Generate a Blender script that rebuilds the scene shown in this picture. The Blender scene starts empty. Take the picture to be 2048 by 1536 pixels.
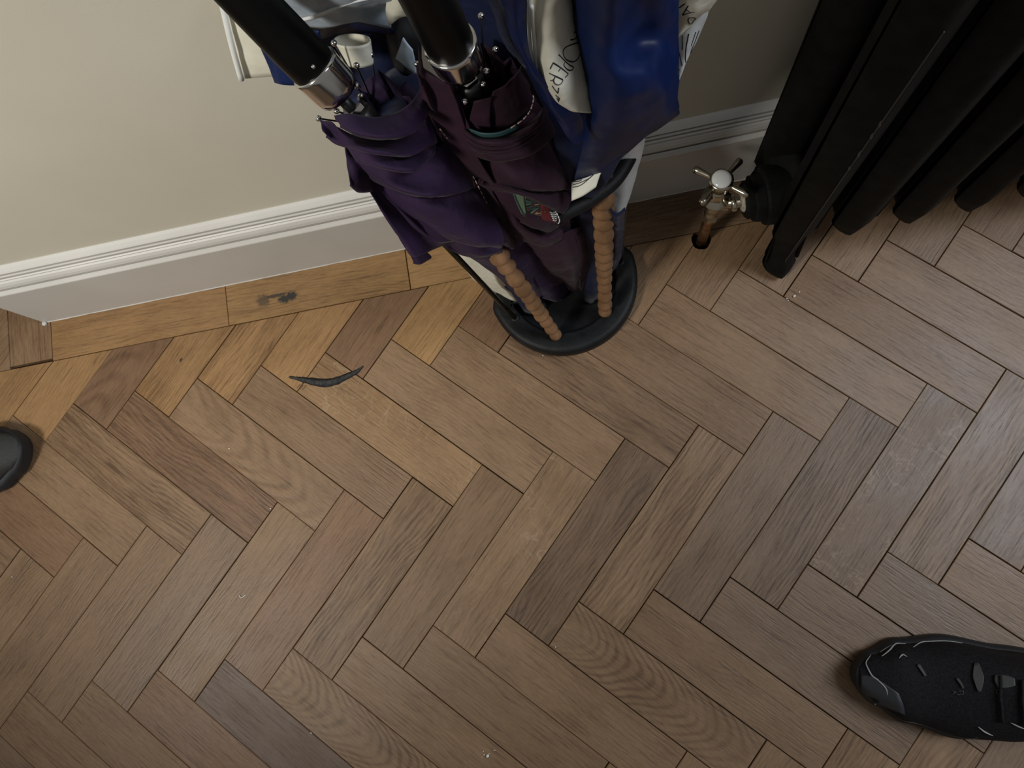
import bpy, bmesh, math, random
from math import sin, cos, pi, sqrt, radians, hypot
from mathutils import Vector, Matrix, noise
from mathutils.bvhtree import BVHTree

S = bpy.context.scene
C = S.collection

# ------------------------------------------------------------------ camera
# world frame: X along the skirting, Y towards the wall, Z up; metres; the camera stands over the origin
H = 0.97294
R_RIGHT = Vector((0.97860, -0.16070, -0.12870))
R_DOWN = Vector((-0.18040, -0.97060, -0.15950))
R_FWD = R_RIGHT.cross(R_DOWN).normalized()
R_RIGHT.normalize()
R_DOWN = R_FWD.cross(R_RIGHT).normalized()
FPX = 1540.0
cam_d = bpy.data.cameras.new('camera')
cam_d.sensor_width = 36.0
cam_d.lens = FPX / 2048 * 36
cam_d.clip_start = 0.01
cam_o = bpy.data.objects.new('camera', cam_d)
C.objects.link(cam_o)
mw = Matrix.Identity(4)
for r in range(3):
    mw[r][0] = R_RIGHT[r]
    mw[r][1] = -R_DOWN[r]
    mw[r][2] = -R_FWD[r]
mw[2][3] = H
cam_o.matrix_world = mw
S.camera = cam_o

# ------------------------------------------------------------------ world, lights, exposure
wd = bpy.data.worlds.new('world')
S.world = wd
wd.use_nodes = True
bg = wd.node_tree.nodes['Background']
bg.inputs[0].default_value = (1.0, 0.97, 0.93, 1)
bg.inputs[1].default_value = 0.14


def area(name, loc, target, sx, sy, power, col):
    l = bpy.data.lights.new(name, 'AREA')
    l.shape = 'RECTANGLE'
    l.size = sx
    l.size_y = sy
    l.energy = power
    l.color = col
    o = bpy.data.objects.new(name, l)
    C.objects.link(o)
    o.location = loc
    d = Vector(target) - Vector(loc)
    o.rotation_euler = d.to_track_quat('-Z', 'Y').to_euler()
    return o


area('window_daylight', (1.62, 0.02, 2.1), (0.45, 0.15, 0.0), 0.7, 1.1, 33, (0.84, 0.90, 1.0))
# added spot for light from upper left; narrow cone keeps the near floor dim
sl = bpy.data.lights.new('added_wall_spot', 'SPOT')
sl.energy = 102
sl.color = (1.0, 0.965, 0.90)
sl.spot_size = radians(54)
sl.spot_blend = 1.0
sl.shadow_soft_size = 0.16
so_ = bpy.data.objects.new('added_wall_spot', sl)
C.objects.link(so_)
so_.location = (-1.20, -0.48, 1.65)
so_.rotation_euler = (Vector((-0.52, 0.42, 0.32)) - Vector(so_.location)).to_track_quat('-Z', 'Y').to_euler()
vs = S.view_settings
S.display_settings.display_device = 'sRGB'
vs.view_transform = 'Standard'
vs.look = 'None'
vs.exposure = 0.12
vs.gamma = 1.0
vs.use_curve_mapping = False


# ------------------------------------------------------------------ helpers
def ray(px, py):
    return R_RIGHT * ((px - 1024) / FPX) + R_DOWN * ((py - 768) / FPX) + R_FWD


CAM = Vector((0, 0, H))


def az(px, py, z=0.0):
    d = ray(px, py)
    return CAM + d * ((z - H) / d.z)


def ay(px, py, Y):
    d = ray(px, py)
    return CAM + d * (Y / d.y)


def link(o):
    C.objects.link(o)
    return o


def obj(name, bm, m, parent=None, smooth=False, loc=None):
    me = bpy.data.meshes.new(name)
    bmesh.ops.recalc_face_normals(bm, faces=bm.faces)
    bm.to_mesh(me)
    bm.free()
    for p in me.polygons:
        p.use_smooth = smooth
    for mm in (m if isinstance(m, (list, tuple)) else [m]):
        me.materials.append(mm)
    o = bpy.data.objects.new(name, me)
    link(o)
    if parent:
        o.parent = parent
    if loc:
        o.location = loc
    return o


def tag(o, label=None, cat=None, group=None, kind=None):
    if label: o['label'] = label
    if cat: o['category'] = cat
    if group: o['group'] = group
    if kind: o['kind'] = kind
    return o


def empty(name, loc, label, cat, group=None):
    o = bpy.data.objects.new(name, None)
    link(o)
    o.location = loc
    o.empty_display_size = 0.02
    tag(o, label, cat, group)
    return o


def keep(o, root):
    """parent o to root while leaving it where it stands"""
    o.parent = root
    o.matrix_parent_inverse = Matrix.Translation(-Vector(root.location))
    return o


def add_prism(bm, poly, z0, z1, bev=0.0):
    """poly: list of (x,y); closed prism, optionally with a chamfered top"""
    n = len(poly)
    cx = sum(p[0] for p in poly) / n
    cy = sum(p[1] for p in poly) / n
    lv = [bm.verts.new((p[0], p[1], z0)) for p in poly]
    rings = [lv]
    if bev > 0:
        rings.append([bm.verts.new((p[0], p[1], z1 - bev)) for p in poly])
        top = []
        for i in range(n):
            a = Vector(poly[i - 1]); b = Vector(poly[i]); c = Vector(poly[(i + 1) % n])
            e1 = (b - a).normalized(); e2 = (c - b).normalized()
            n1 = Vector((-e1.y, e1.x)); n2 = Vector((-e2.y, e2.x))
            m = n1 + n2
            if m.length < 1e-6: m = n1
            m = m.normalized()
            k = bev / max(0.35, m.dot(n1))
            if (Vector((cx, cy)) - b).dot(m) < 0: m = -m
            q = b + m * k
            top.append(bm.verts.new((q.x, q.y, z1)))
        rings.append(top)
    else:
        rings.append([bm.verts.new((p[0], p[1], z1)) for p in poly])
    for r0, r1 in zip(rings, rings[1:]):
        for i in range(n):
            bm.faces.new((r0[i], r0[(i + 1) % n], r1[(i + 1) % n], r1[i]))
    bm.faces.new(rings[0][::-1])
    bm.faces.new(rings[-1])


def frame(d):
    d = Vector(d).normalized()
    u = d.cross(Vector((0, 0, 1)))
    if u.length < 1e-3: u = Vector((1, 0, 0))
    u.normalize()
    return d, u, d.cross(u).normalized()


def add_lathe(bm, a, b, prof, seg=24, cap=True, sx=1.0, sy=1.0):
    """prof: (t along a->b in metres, radius)"""
    a = Vector(a); d, u, v = frame(Vector(b) - a)
    rings = []
    for t, r in prof:
        rings.append([bm.verts.new(a + d * t + (u * cos(2 * pi * k / seg) * sx + v * sin(2 * pi * k / seg) * sy) * max(r, 1e-5)) for k in range(seg)])
    for r0, r1 in zip(rings, rings[1:]):
        for i in range(seg):
            bm.faces.new((r0[i], r0[(i + 1) % seg], r1[(i + 1) % seg], r1[i]))
    if cap:
        bm.faces.new(rings[0][::-1]); bm.faces.new(rings[-1])


def add_tube(bm, pts, r, seg=8, closed=False, rfun=None):
    pts = [Vector(p) for p in pts]
    n = len(pts)
    rings = []
    up = None
    for i, p in enumerate(pts):
        if closed: t = pts[(i + 1) % n] - pts[i - 1]
        else: t = pts[min(i + 1, n - 1)] - pts[max(i - 1, 0)]
        t.normalize()
        if up is None:
            up = t.cross(Vector((0, 0, 1)))
            if up.length < 1e-3: up = Vector((1, 0, 0))
        up = (up - t * up.dot(t)).normalized()
        w = t.cross(up)
        rr = rfun(i / max(1, n - 1)) if rfun else r
        rings.append([bm.verts.new(p + (up * cos(2 * pi * k / seg) + w * sin(2 * pi * k / seg)) * rr) for k in range(seg)])
    rr = list(zip(rings, rings[1:])) + ([(rings[-1], rings[0])] if closed else [])
    for r0, r1 in rr:
        for i in range(seg):
            bm.faces.new((r0[i], r0[(i + 1) % seg], r1[(i + 1) % seg], r1[i]))
    if not closed:
        bm.faces.new(rings[0][::-1]); bm.faces.new(rings[-1])


def add_ball(bm, c, r, sc=(1, 1, 1), sub=2, rot=None):
    m = Matrix.Translation(c) @ (rot if rot else Matrix.Identity(4)) @ Matrix.Diagonal((r * sc[0], r * sc[1], r * sc[2], 1))
    bmesh.ops.create_icosphere(bm, subdivisions=sub, radius=1, matrix=m)


def cr(p, t):
    """Catmull-Rom through the list p at t in 0..1"""
    n = len(p) - 1
    if n == 0: return p[0]
    f = min(max(t, 0), 1) * n
    i = min(int(f), n - 1); f -= i
    p1, p2 = p[i], p[i + 1]
    p0 = p[i - 1] if i > 0 else p1 * 2 - p2
    p3 = p[i + 2] if i + 2 <= n else p2 * 2 - p1
    return 0.5 * ((2 * p1) + (p2 - p0) * f + (2 * p0 - 5 * p1 + 4 * p2 - p3) * f * f + (3 * p1 - p0 - 3 * p2 + p3) * f ** 3)


def spl(pts, n, closed=False):
    pts = [Vector(p) for p in pts]
    if closed:
        m = len(pts); out = []
        for k in range(n):
            f = k / n * m; i = int(f); f -= i
            p0, p1, p2, p3 = pts[i - 1], pts[i], pts[(i + 1) % m], pts[(i + 2) % m]
            out.append(0.5 * ((2 * p1) + (p2 - p0) * f + (2 * p0 - 5 * p1 + 4 * p2 - p3) * f * f + (3 * p1 - p0 - 3 * p2 + p3) * f ** 3))
        return out
    return [cr(pts, k / (n - 1)) for k in range(n)]


# ------------------------------------------------------------------ materials
def mat(name, col, rough=0.6, metal=0.0, sheen=0.0, spec=0.5):
    m = bpy.data.materials.new(name)
    m.use_nodes = True
    b = m.node_tree.nodes['Principled BSDF']
    b.inputs['Base Color'].default_value = (*col, 1)
    b.inputs['Roughness'].default_value = rough
    b.inputs['Metallic'].default_value = metal
    b.inputs['Specular IOR Level'].default_value = spec
    if sheen:
        b.inputs['Sheen Weight'].default_value = sheen
        b.inputs['Sheen Roughness'].default_value = 0.5
    return m


def nodes(m):
    nt = m.node_tree
    return nt, nt.nodes, nt.links, nt.nodes['Principled BSDF']


def noise_col(m, scale, c1, c2, lo=0.35, hi=0.65, detail=4, bump=0.0, bscale=None, map_scale=None, rough_var=None, bdist=0.001):
    nt, N, L, b = nodes(m)
    tc = N.new('ShaderNodeTexCoord')
    src = tc.outputs['Object']
    if map_scale:
        mp = N.new('ShaderNodeMapping'); mp.inputs['Scale'].default_value = map_scale
        L.new(src, mp.inputs['Vector']); src = mp.outputs['Vector']
    t = N.new('ShaderNodeTexNoise')
    t.inputs['Scale'].default_value = scale
    t.inputs['Detail'].default_value = detail
    L.new(src, t.inputs['Vector'])
    r = N.new('ShaderNodeValToRGB')
    r.color_ramp.elements[0].position = lo; r.color_ramp.elements[0].color = (*c1, 1)
    r.color_ramp.elements[1].position = hi; r.color_ramp.elements[1].color = (*c2, 1)
    L.new(t.outputs[0], r.inputs[0])
    L.new(r.outputs[0], b.inputs['Base Color'])
    if bump:
        t2 = N.new('ShaderNodeTexNoise'); t2.inputs['Scale'].default_value = bscale or scale
        t2.inputs['Detail'].default_value = 3
        L.new(src, t2.inputs['Vector'])
        bp = N.new('ShaderNodeBump'); bp.inputs['Strength'].default_value = bump; bp.inputs['Distance'].default_value = bdist
        L.new(t2.outputs[0], bp.inputs['Height']); L.new(bp.outputs[0], b.inputs['Normal'])
    return m


def mth(N, L, op, a, b_=None, c_=None):
    n = N.new('ShaderNodeMath'); n.operation = op
    for i, v in enumerate((a, b_, c_)):
        if v is None: continue
        if isinstance(v, (int, float)): n.inputs[i].default_value = v
        else: L.new(v, n.inputs[i])
    return n.outputs[0]


def wood(name, stripe=0.25, fleck=0.0, cath=0.0, pores=0.35, stripe_scale=1.0, swirl=0.0):
    """oak: the tone is the object colour, the grain runs along the piece's own X axis"""
    m = bpy.data.materials.new(name); m.use_nodes = True
    nt, N, L, b = nodes(m)
    tc = N.new('ShaderNodeTexCoord'); oi = N.new('ShaderNodeObjectInfo')
    off = N.new('ShaderNodeVectorMath'); off.operation = 'MULTIPLY_ADD'
    cb = N.new('ShaderNodeCombineXYZ')
    for i in range(3): L.new(oi.outputs['Random'], cb.inputs[i])
    L.new(cb.outputs[0], off.inputs[0]); off.inputs[1].default_value = (9.7, 5.3, 3.1)
    L.new(tc.outputs['Object'], off.inputs[2])
    V = off.outputs[0]

    def nz(scale, sc, detail=4, rough=0.55, dist=0.0, w=V):
        mp = N.new('ShaderNodeMapping'); mp.inputs['Scale'].default_value = sc
        L.new(w, mp.inputs['Vector'])
        t = N.new('ShaderNodeTexNoise'); t.inputs['Scale'].default_value = scale
        t.inputs['Detail'].default_value = detail; t.inputs['Roughness'].default_value = rough
        t.inputs['Distortion'].default_value = dist
        L.new(mp.outputs[0], t.inputs['Vector'])
        return t.outputs[0]

    def ramp(x, p0, p1, v0=0.0, v1=1.0):
        r = N.new('ShaderNodeMapRange'); r.clamp = True
        r.inputs['From Min'].default_value = p0; r.inputs['From Max'].default_value = p1
        r.inputs['To Min'].default_value = v0; r.inputs['To Max'].default_value = v1
        L.new(x, r.inputs['Value']); return r.outputs[0]
    # long soft streaks
    streak = nz(90 * stripe_scale, (0.10, 1, 1), 5, 0.6, 0.25)
    blot = nz(16, (0.7, 1, 1), 3)
    pore = nz(420, (0.05, 1, 1), 2, 0.5)
    f = mth(N, L, 'MULTIPLY', ramp(streak, 0.35, 0.68), stripe)
    # growth rings warped by slow noise
    sx = N.new('ShaderNodeSeparateXYZ'); L.new(tc.outputs['Object'], sx.inputs[0])
    slow = nz(13, (0.45, 1, 1), 2, 0.5)
    ph = mth(N, L, 'MULTIPLY_ADD', slow, 0.055 if not cath else 0.012, sx.outputs[1])
    if cath or swirl:
        yy = mth(N, L, 'MULTIPLY', sx.outputs[1], sx.outputs[1])
        q = mth(N, L, 'MULTIPLY_ADD', yy, 14.0, mth(N, L, 'MULTIPLY', sx.outputs[0], 0.32))
        ph = mth(N, L, 'MULTIPLY_ADD', slow, 0.03, q)
    ring = mth(N, L, 'SINE', mth(N, L, 'MULTIPLY_ADD', ph, 1250.0 * stripe_scale, mth(N, L, 'MULTIPLY', oi.outputs['Random'], 40.0)))
    ring = ramp(ring, -0.4, 1.0)
    gate = ramp(nz(22, (0.4, 1, 1), 2), 0.35, 0.6)
    rg = mth(N, L, 'MULTIPLY', mth(N, L, 'MULTIPLY', ring, gate), max(cath, stripe * 0.75, swirl))
    dark = mth(N, L, 'ADD', f, rg)
    dark = mth(N, L, 'ADD', dark, mth(N, L, 'MULTIPLY', ramp(blot, 0.42, 0.66), 0.22))
    dark = mth(N, L, 'ADD', dark, mth(N, L, 'MULTIPLY', ramp(pore, 0.54, 0.70), pores * 1.25))
    fine = nz(520, (0.22, 1, 1), 3, 0.6)
    dark = mth(N, L, 'ADD', dark, mth(N, L, 'MULTIPLY', ramp(fine, 0.38, 0.66), 0.26))
    dark = mth(N, L, 'SUBTRACT', dark, 0.10)
    # object colour -> darkened
    mx = N.new('ShaderNodeMix'); mx.data_type = 'RGBA'; mx.blend_type = 'MULTIPLY'
    L.new(oi.outputs['Color'], mx.inputs[6])
    mx.inputs[7].default_value = (0.40, 0.36, 0.33, 1)
    L.new(ramp(dark, 0, 1), mx.inputs[0])
    out = mx.outputs[2]
    if fleck:
        fl = nz(38, (0.7, 0.45, 1), 3, 0.55, 1.6)
        flk = mth(N, L, 'MULTIPLY', mth(N, L, 'MULTIPLY', ramp(mth(N, L, 'ABSOLUTE', mth(N, L, 'SUBTRACT', fl, 0.52)), 0.028, 0.0), ramp(nz(20, (1, 1, 1), 2), 0.42, 0.62)), fleck)
        mf = N.new('ShaderNodeMix'); mf.data_type = 'RGBA'
        L.new(flk, mf.inputs[0]); L.new(out, mf.inputs[6]); mf.inputs[7].default_value = (0.40, 0.30, 0.185, 1)
        out = mf.outputs[2]
    # small dents and dust in the surface
    L.new(out, b.inputs['Base Color'])
    rr = ramp(blot, 0.3, 0.7, 0.50, 0.38)
    L.new(rr, b.inputs['Roughness'])
    b.inputs['Specular IOR Level'].default_value = 0.42
    bp = N.new('ShaderNodeBump'); bp.inputs['Strength'].default_value = 0.28; bp.inputs['Distance'].default_value = 0.0009
    hh = mth(N, L, 'MULTIPLY', dark, -1.0)
    und = nz(28, (0.6, 1, 1), 2)
    hh = mth(N, L, 'MULTIPLY_ADD', und, 1.2, hh)
    L.new(hh, bp.inputs['Height']); L.new(bp.outputs[0], b.inputs['Normal'])
    return m, out, b


W_PLAIN = wood('oak_plain', 0.22, 0.0)[0]
W_STRIPE = wood('oak_striped', 0.50, 0.0, 0, 0.45, 0.85)[0]
W_FLECK = wood('oak_flecked', 0.25, 0.38, 0, 0.35)[0]
W_CATH = wood('oak_cathedral', 0.25, 0.0, 0.45, 0.3)[0]
W_SWIRL = wood('oak_swirled', 0.30, 0.0, 0, 0.3, 0.45, 0.32)[0]


def stained(name, spots, amount=0.92):
    """oak with black stains, each an ellipse (x, y, rx, ry) in the board's own frame"""
    m, out, b = wood(name, 0.3)
    nt, N, L, _ = nodes(m)
    tc = N.new('ShaderNodeTexCoord')
    t = N.new('ShaderNodeTexNoise'); t.inputs['Scale'].default_value = 260; t.inputs['Detail'].default_value = 4
    L.new(tc.outputs['Object'], t.inputs['Vector'])
    sep = N.new('ShaderNodeSeparateXYZ'); L.new(tc.outputs['Object'], sep.inputs[0])
    tot = None
    for (x, y, rx, ry, k) in spots:
        dx = mth(N, L, 'DIVIDE', mth(N, L, 'SUBTRACT', sep.outputs[0], x), rx)
        dy = mth(N, L, 'DIVIDE', mth(N, L, 'SUBTRACT', sep.outputs[1], y), ry)
        d = mth(N, L, 'SQRT', mth(N, L, 'ADD', mth(N, L, 'MULTIPLY', dx, dx), mth(N, L, 'MULTIPLY', dy, dy)))
        d = mth(N, L, 'MULTIPLY_ADD', mth(N, L, 'SUBTRACT', t.outputs[0], 0.5), 1.2, d)
        r = N.new('ShaderNodeMapRange'); r.clamp = True
        r.inputs['From Min'].default_value = 1.1; r.inputs['From Max'].default_value = 0.6
        r.inputs['To Max'].default_value = k
        L.new(d, r.inputs['Value'])
        tot = r.outputs[0] if tot is None else mth(N, L, 'MAXIMUM', tot, r.outputs[0])
    mx = N.new('ShaderNodeMix'); mx.data_type = 'RGBA'
    L.new(tot, mx.inputs[0]); L.new(out, mx.inputs[6]); mx.inputs[7].default_value = (0.022, 0.021, 0.020, 1)
    L.new(mx.outputs[2], b.inputs['Base Color'])
    return m


M = {}
M['wall'] = noise_col(mat('wall_paint', (0.4, 0.37, 0.3), 0.75, spec=0.3), 6, (0.61, 0.575, 0.47), (0.64, 0.605, 0.495), bump=0.12, bscale=340, bdist=0.0006)
M['skirt'] = noise_col(mat('skirting_paint', (0.55, 0.53, 0.5), 0.45, spec=0.4), 9, (0.555, 0.54, 0.50), (0.595, 0.58, 0.54), bump=0.1, bscale=120, bdist=0.0005)
M['sub'] = mat('dark_joint_dust', (0.022, 0.015, 0.010), 0.95, spec=0.1)
M['iron'] = noise_col(mat('black_radiator_paint', (0.01, 0.01, 0.01), 0.7, spec=0.14), 60, (0.0042, 0.0045, 0.0040), (0.0075, 0.0077, 0.0068), bump=0.3, bscale=420, bdist=0.0008)
M['stand_iron'] = noise_col(mat('black_cast_iron', (0.01, 0.01, 0.01), 0.55, spec=0.25), 55, (0.0045, 0.005, 0.0053), (0.009, 0.0098, 0.0105), bump=0.35, bscale=300, bdist=0.0008)
M['rod'] = noise_col(mat('dull_black_rod', (0.02, 0.018, 0.012), 0.4, 0.6), 80, (0.012, 0.011, 0.008), (0.045, 0.036, 0.018))
M['bead'] = noise_col(mat('turned_beech', (0.36, 0.19, 0.09), 0.5, spec=0.35), 55, (0.140, 0.074, 0.034), (0.260, 0.140, 0.068), bump=0.15, bscale=300, map_scale=(1, 1, 0.15))
M['chrome'] = mat('chrome', (0.75, 0.74, 0.72), 0.13, 1.0)
M['nickel'] = noise_col(mat('nickel', (0.5, 0.46, 0.36), 0.2, 1.0), 60, (0.42, 0.38, 0.28), (0.62, 0.58, 0.48))
M['brass'] = noise_col(mat('aged_brass_pipe', (0.35, 0.2, 0.1), 0.4, 1.0), 70, (0.20, 0.10, 0.05), (0.38, 0.24, 0.13))
M['porcelain'] = mat('white_porcelain', (0.72, 0.74, 0.74), 0.15)
M['putty'] = noise_col(mat('jointing_thread', (0.4, 0.37, 0.3), 0.8), 300, (0.25, 0.23, 0.18), (0.52, 0.48, 0.4))
M['sleeve'] = mat('black_foam_sleeve', (0.0028, 0.0028, 0.0026), 0.42, spec=0.16)
M['dark'] = mat('black_plastic', (0.006, 0.006, 0.007), 0.4)


def cloth(name, c1, c2, rough=0.75, sheen=0.25, wr=0.5, weave=900):
    m = mat(name, c1, rough, sheen=sheen * 0.25, spec=0.22)
    noise_col(m, 22, c1, c2, 0.35, 0.65, 3, bump=min(1, wr * 1.6), bscale=32, bdist=0.006)
    return m


M['purple'] = cloth('purple_canopy', (0.019, 0.0082, 0.030), (0.028, 0.0118, 0.045), 0.75, 0.18)
M['maroon'] = cloth('plum_canopy', (0.019, 0.0060, 0.0130), (0.028, 0.0088, 0.0190), 0.75, 0.15)
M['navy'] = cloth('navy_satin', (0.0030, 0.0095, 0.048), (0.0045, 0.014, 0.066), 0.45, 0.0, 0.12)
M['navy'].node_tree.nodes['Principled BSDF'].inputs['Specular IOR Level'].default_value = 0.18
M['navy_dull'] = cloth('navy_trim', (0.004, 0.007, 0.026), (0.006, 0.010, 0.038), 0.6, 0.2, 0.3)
M['white'] = cloth('white_cloth', (0.62, 0.64, 0.64), (0.68, 0.70, 0.69), 0.7, 0.1, 0.25)
M['cream'] = cloth('cream_cloth', (0.60, 0.58, 0.47), (0.67, 0.65, 0.54), 0.7, 0.1, 0.3)
M['pale_blue'] = cloth('pale_blue_grey_cloth', (0.27, 0.33, 0.39), (0.37, 0.43, 0.49), 0.45, 0.2, 0.3)
M['ink'] = mat('black_printed_ink', (0.012, 0.013, 0.018), 0.6)
M['thread'] = mat('pale_stitching', (0.45, 0.33, 0.33), 0.7)
M['hem'] = cloth('pale_hem', (0.62, 0.64, 0.60), (0.7, 0.7, 0.66), 0.7, 0.1, 0.1)


def lining():
    m = mat('patterned_lining', (0.1, 0.1, 0.1), 0.6)
    nt, N, L, b = nodes(m)
    tc = N.new('ShaderNodeTexCoord')
    t = N.new('ShaderNodeTexNoise'); t.inputs['Scale'].default_value = 60; t.inputs['Detail'].default_value = 1; t.inputs['Distortion'].default_value = 2.5
    L.new(tc.outputs['Object'], t.inputs['Vector'])
    r = N.new('ShaderNodeValToRGB'); r.color_ramp.interpolation = 'CONSTANT'
    cols = [(0.0, (0.10, 0.16, 0.11)), (0.40, (0.004, 0.005, 0.006)), (0.49, (0.03, 0.10, 0.11)), (0.53, (0.006, 0.006, 0.008)), (0.58, (0.13, 0.012, 0.016)), (0.66, (0.30, 0.26, 0.16))]
    r.color_ramp.elements[0].color = (*cols[0][1], 1); r.color_ramp.elements[0].position = 0
    r.color_ramp.elements[1].color = (*cols[1][1], 1); r.color_ramp.elements[1].position = cols[1][0]
    for p, c in cols[2:]:
        e = r.color_ramp.elements.new(p); e.color = (*c, 1)
    L.new(t.outputs[0], r.inputs[0]); L.new(r.outputs[0], b.inputs['Base Color'])
    return m


M['lining'] = lining()
M['teal'] = mat('teal_lining_edge', (0.03, 0.075, 0.08), 0.6)
M['red_lining'] = mat('red_lining', (0.12, 0.012, 0.016), 0.6)
M['green_lining'] = mat('sage_lining', (0.11, 0.18, 0.12), 0.6)
M['shoe_mesh'] = noise_col(mat('black_shoe_mesh', (0.008, 0.008, 0.008), 0.8, spec=0.2), 500, (0.004, 0.004, 0.005), (0.012, 0.012, 0.013), bump=0.5, bscale=900)
M['shoe_rubber'] = mat('dark_grey_rubber', (0.022, 0.024, 0.028), 0.5)
M['shoe_sole'] = mat('black_rubber_sole', (0.008, 0.009, 0.011), 0.65)
M['shoe_trim'] = mat('grey_overlay', (0.045, 0.047, 0.043), 0.65)
M['shoe_line'] = mat('pale_piping', (0.28, 0.28, 0.27), 0.5)
M['shoe_grey'] = noise_col(mat('charcoal_upper', (0.02, 0.02, 0.02), 0.7), 400, (0.018, 0.019, 0.017), (0.028, 0.029, 0.026))
M['crumb'] = mat('white_crumb', (0.7, 0.68, 0.6), 0.6)
M['strip'] = noise_col(mat('frayed_black_strip', (0.02, 0.02, 0.02), 0.85), 250, (0.012, 0.013, 0.013), (0.045, 0.045, 0.042), bump=0.6, bscale=600)

# ------------------------------------------------------------------ floor: oak herringbone
UW = 0.065
UL = 4.039372547882919 * UW
CU, CV = -0.02519025, -0.34133719
AA = radians(44.557)
XA = (cos(AA), sin(AA)); YA = (-sin(AA), cos(AA))


def uvw(u, v):
    """herringbone grid -> world"""
    u -= CU; v -= CV
    return Vector((XA[0] * u + XA[1] * v, YA[0] * u + YA[1] * v))


CORN_X, CORN_Y = -0.7437, 0.3880      # foot of the skirting at the outside corner
BORD_Y = 0.3300
LEFT_X = -0.8005
floor = bpy.data.objects.new('floor', None)
bm = bmesh.new()
add_prism(bm, [(-2.6, -2.2), (3.0, -2.2), (3.0, 1.8), (-2.6, 1.8)], -0.06, -0.016)
floor = obj('floor', bm, M['sub'])
tag(floor, kind='structure')


def clip(poly, nx, ny, d):
    """keep the part of poly with nx*x+ny*y<=d"""
    out = []
    for i in range(len(poly)):
        a, b = poly[i], poly[(i + 1) % len(poly)]
        da = nx * a[0] + ny * a[1] - d; db = nx * b[0] + ny * b[1] - d
        if da <= 0: out.append(a)
        if (da < 0 < db) or (db < 0 < da):
            t = da / (da - db)
            out.append((a[0] + (b[0] - a[0]) * t, a[1] + (b[1] - a[1]) * t))
    return out


def parea(p):
    return 0.5 * abs(sum(p[i][0] * p[(i + 1) % len(p)][1] - p[(i + 1) % len(p)][0] * p[i][1] for i in range(len(p))))


def inside(p, x, y):
    c = False
    for i in range(len(p)):
        a, b = p[i], p[i - 1]
        if (a[1] > y) != (b[1] > y) and x < (b[0] - a[0]) * (y - a[1]) / (b[1] - a[1]) + a[0]: c = not c
    return c


# tones of single blocks: pixel on the block in the photograph -> (tone, kind of grain)
GOLD = (0.305, 0.174, 0.072); GOLD2 = (0.335, 0.197, 0.080); RED = (0.218, 0.124, 0.065)
TAN = (0.248, 0.154, 0.082); BRN = (0.226, 0.138, 0.073); GRY = (0.202, 0.130, 0.076); DRK = (0.186, 0.117, 0.067)
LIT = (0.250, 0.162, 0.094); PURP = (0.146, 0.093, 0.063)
TONES = [
    ((280, 640), GOLD, 'p'), ((630, 565), GOLD2, 'stain'), ((870, 525), GOLD2, 'p'), ((60, 680), BRN, 'p'),
    ((60, 760), GOLD, 'p'), ((140, 770), GOLD, 'p'), ((250, 740), RED, 'w'), ((375, 730), GOLD, 'knot'), ((480, 710), GOLD, 's'),
    ((620, 680), GOLD, 'p'), ((765, 650), RED, 'p'), ((880, 630), GOLD2, 'p'), ((985, 640), RED, 'p'),
    ((340, 900), RED, 's'), ((250, 900), TAN, 's'), ((390, 920), RED, 'w'), ((530, 900), TAN, 'w'), ((650, 870), BRN, 'p'),
    ((800, 840), (0.280, 0.168, 0.080), 'f'), ((930, 840), TAN, 'p'), ((1060, 820), BRN, 'p'), ((1200, 790), BRN, 's'), ((1330, 790), BRN, 'p'),
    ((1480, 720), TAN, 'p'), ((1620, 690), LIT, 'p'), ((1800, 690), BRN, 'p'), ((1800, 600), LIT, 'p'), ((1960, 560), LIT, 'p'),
    ((800, 1120), TAN, 's'), ((640, 1190), RED, 'p'), ((485, 1200), TAN, 'p'), ((360, 1200), GRY, 'p'), ((230, 1250), BRN, 'p'),
    ((80, 1200), BRN, 'p'), ((900, 1150), BRN, 'p'), ((1020, 1130), TAN, 'f'), ((1170, 1090), DRK, 's'), ((1320, 1080), TAN, 's'),
    ((1460, 1040), GRY, 'p'), ((1620, 1000), GRY, 's'), ((1760, 980), GRY, 'f'), ((1900, 940), LIT, 's'), ((2000, 1000), GRY, 'p'),
    ((130, 1100), RED, 'p'), ((170, 1000), TAN, 'p'), ((40, 1160), TAN, 'p'), ((520, 1450), PURP, 'p'), ((660, 1430), TAN, 'c'),
    ((760, 1420), BRN, 'p'), ((950, 1400), BRN, 'p'), ((1130, 1370), BRN, 'p'), ((1280, 1320), BRN, 'c'), ((1450, 1290), BRN, 'p'),
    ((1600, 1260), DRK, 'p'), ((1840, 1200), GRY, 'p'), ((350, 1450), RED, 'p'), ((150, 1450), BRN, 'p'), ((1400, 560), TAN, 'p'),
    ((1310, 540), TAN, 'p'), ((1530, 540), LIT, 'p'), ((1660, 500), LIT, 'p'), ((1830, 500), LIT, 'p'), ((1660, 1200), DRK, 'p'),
]
TW = [(az(*p).to_2d(), c, k) for p, c, k in TONES]
M['stain'] = stained('oak_black_stain', [(-0.0765, -0.0105, 0.0105, 0.0105, 0.66), (-0.060, -0.0070, 0.021, 0.0032, 0.85), (-0.046, -0.0135, 0.0110, 0.0070, 0.98), (-0.036, -0.0115, 0.0095, 0.0070, 0.98)])
M['knot'] = stained('oak_small_knot', [(0.0, 0.0, 0.0035, 0.0022, 0.95)])
MK = {'p': W_PLAIN, 's': W_STRIPE, 'f': W_FLECK, 'c': W_CATH, 'w': W_SWIRL, 'stain': M['stain'], 'knot': M['knot']}
rnd = random.Random(11)
HOLE = (0.1733, 0.3185, 0.0125)
blocks = []
far = bmesh.new()


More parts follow.
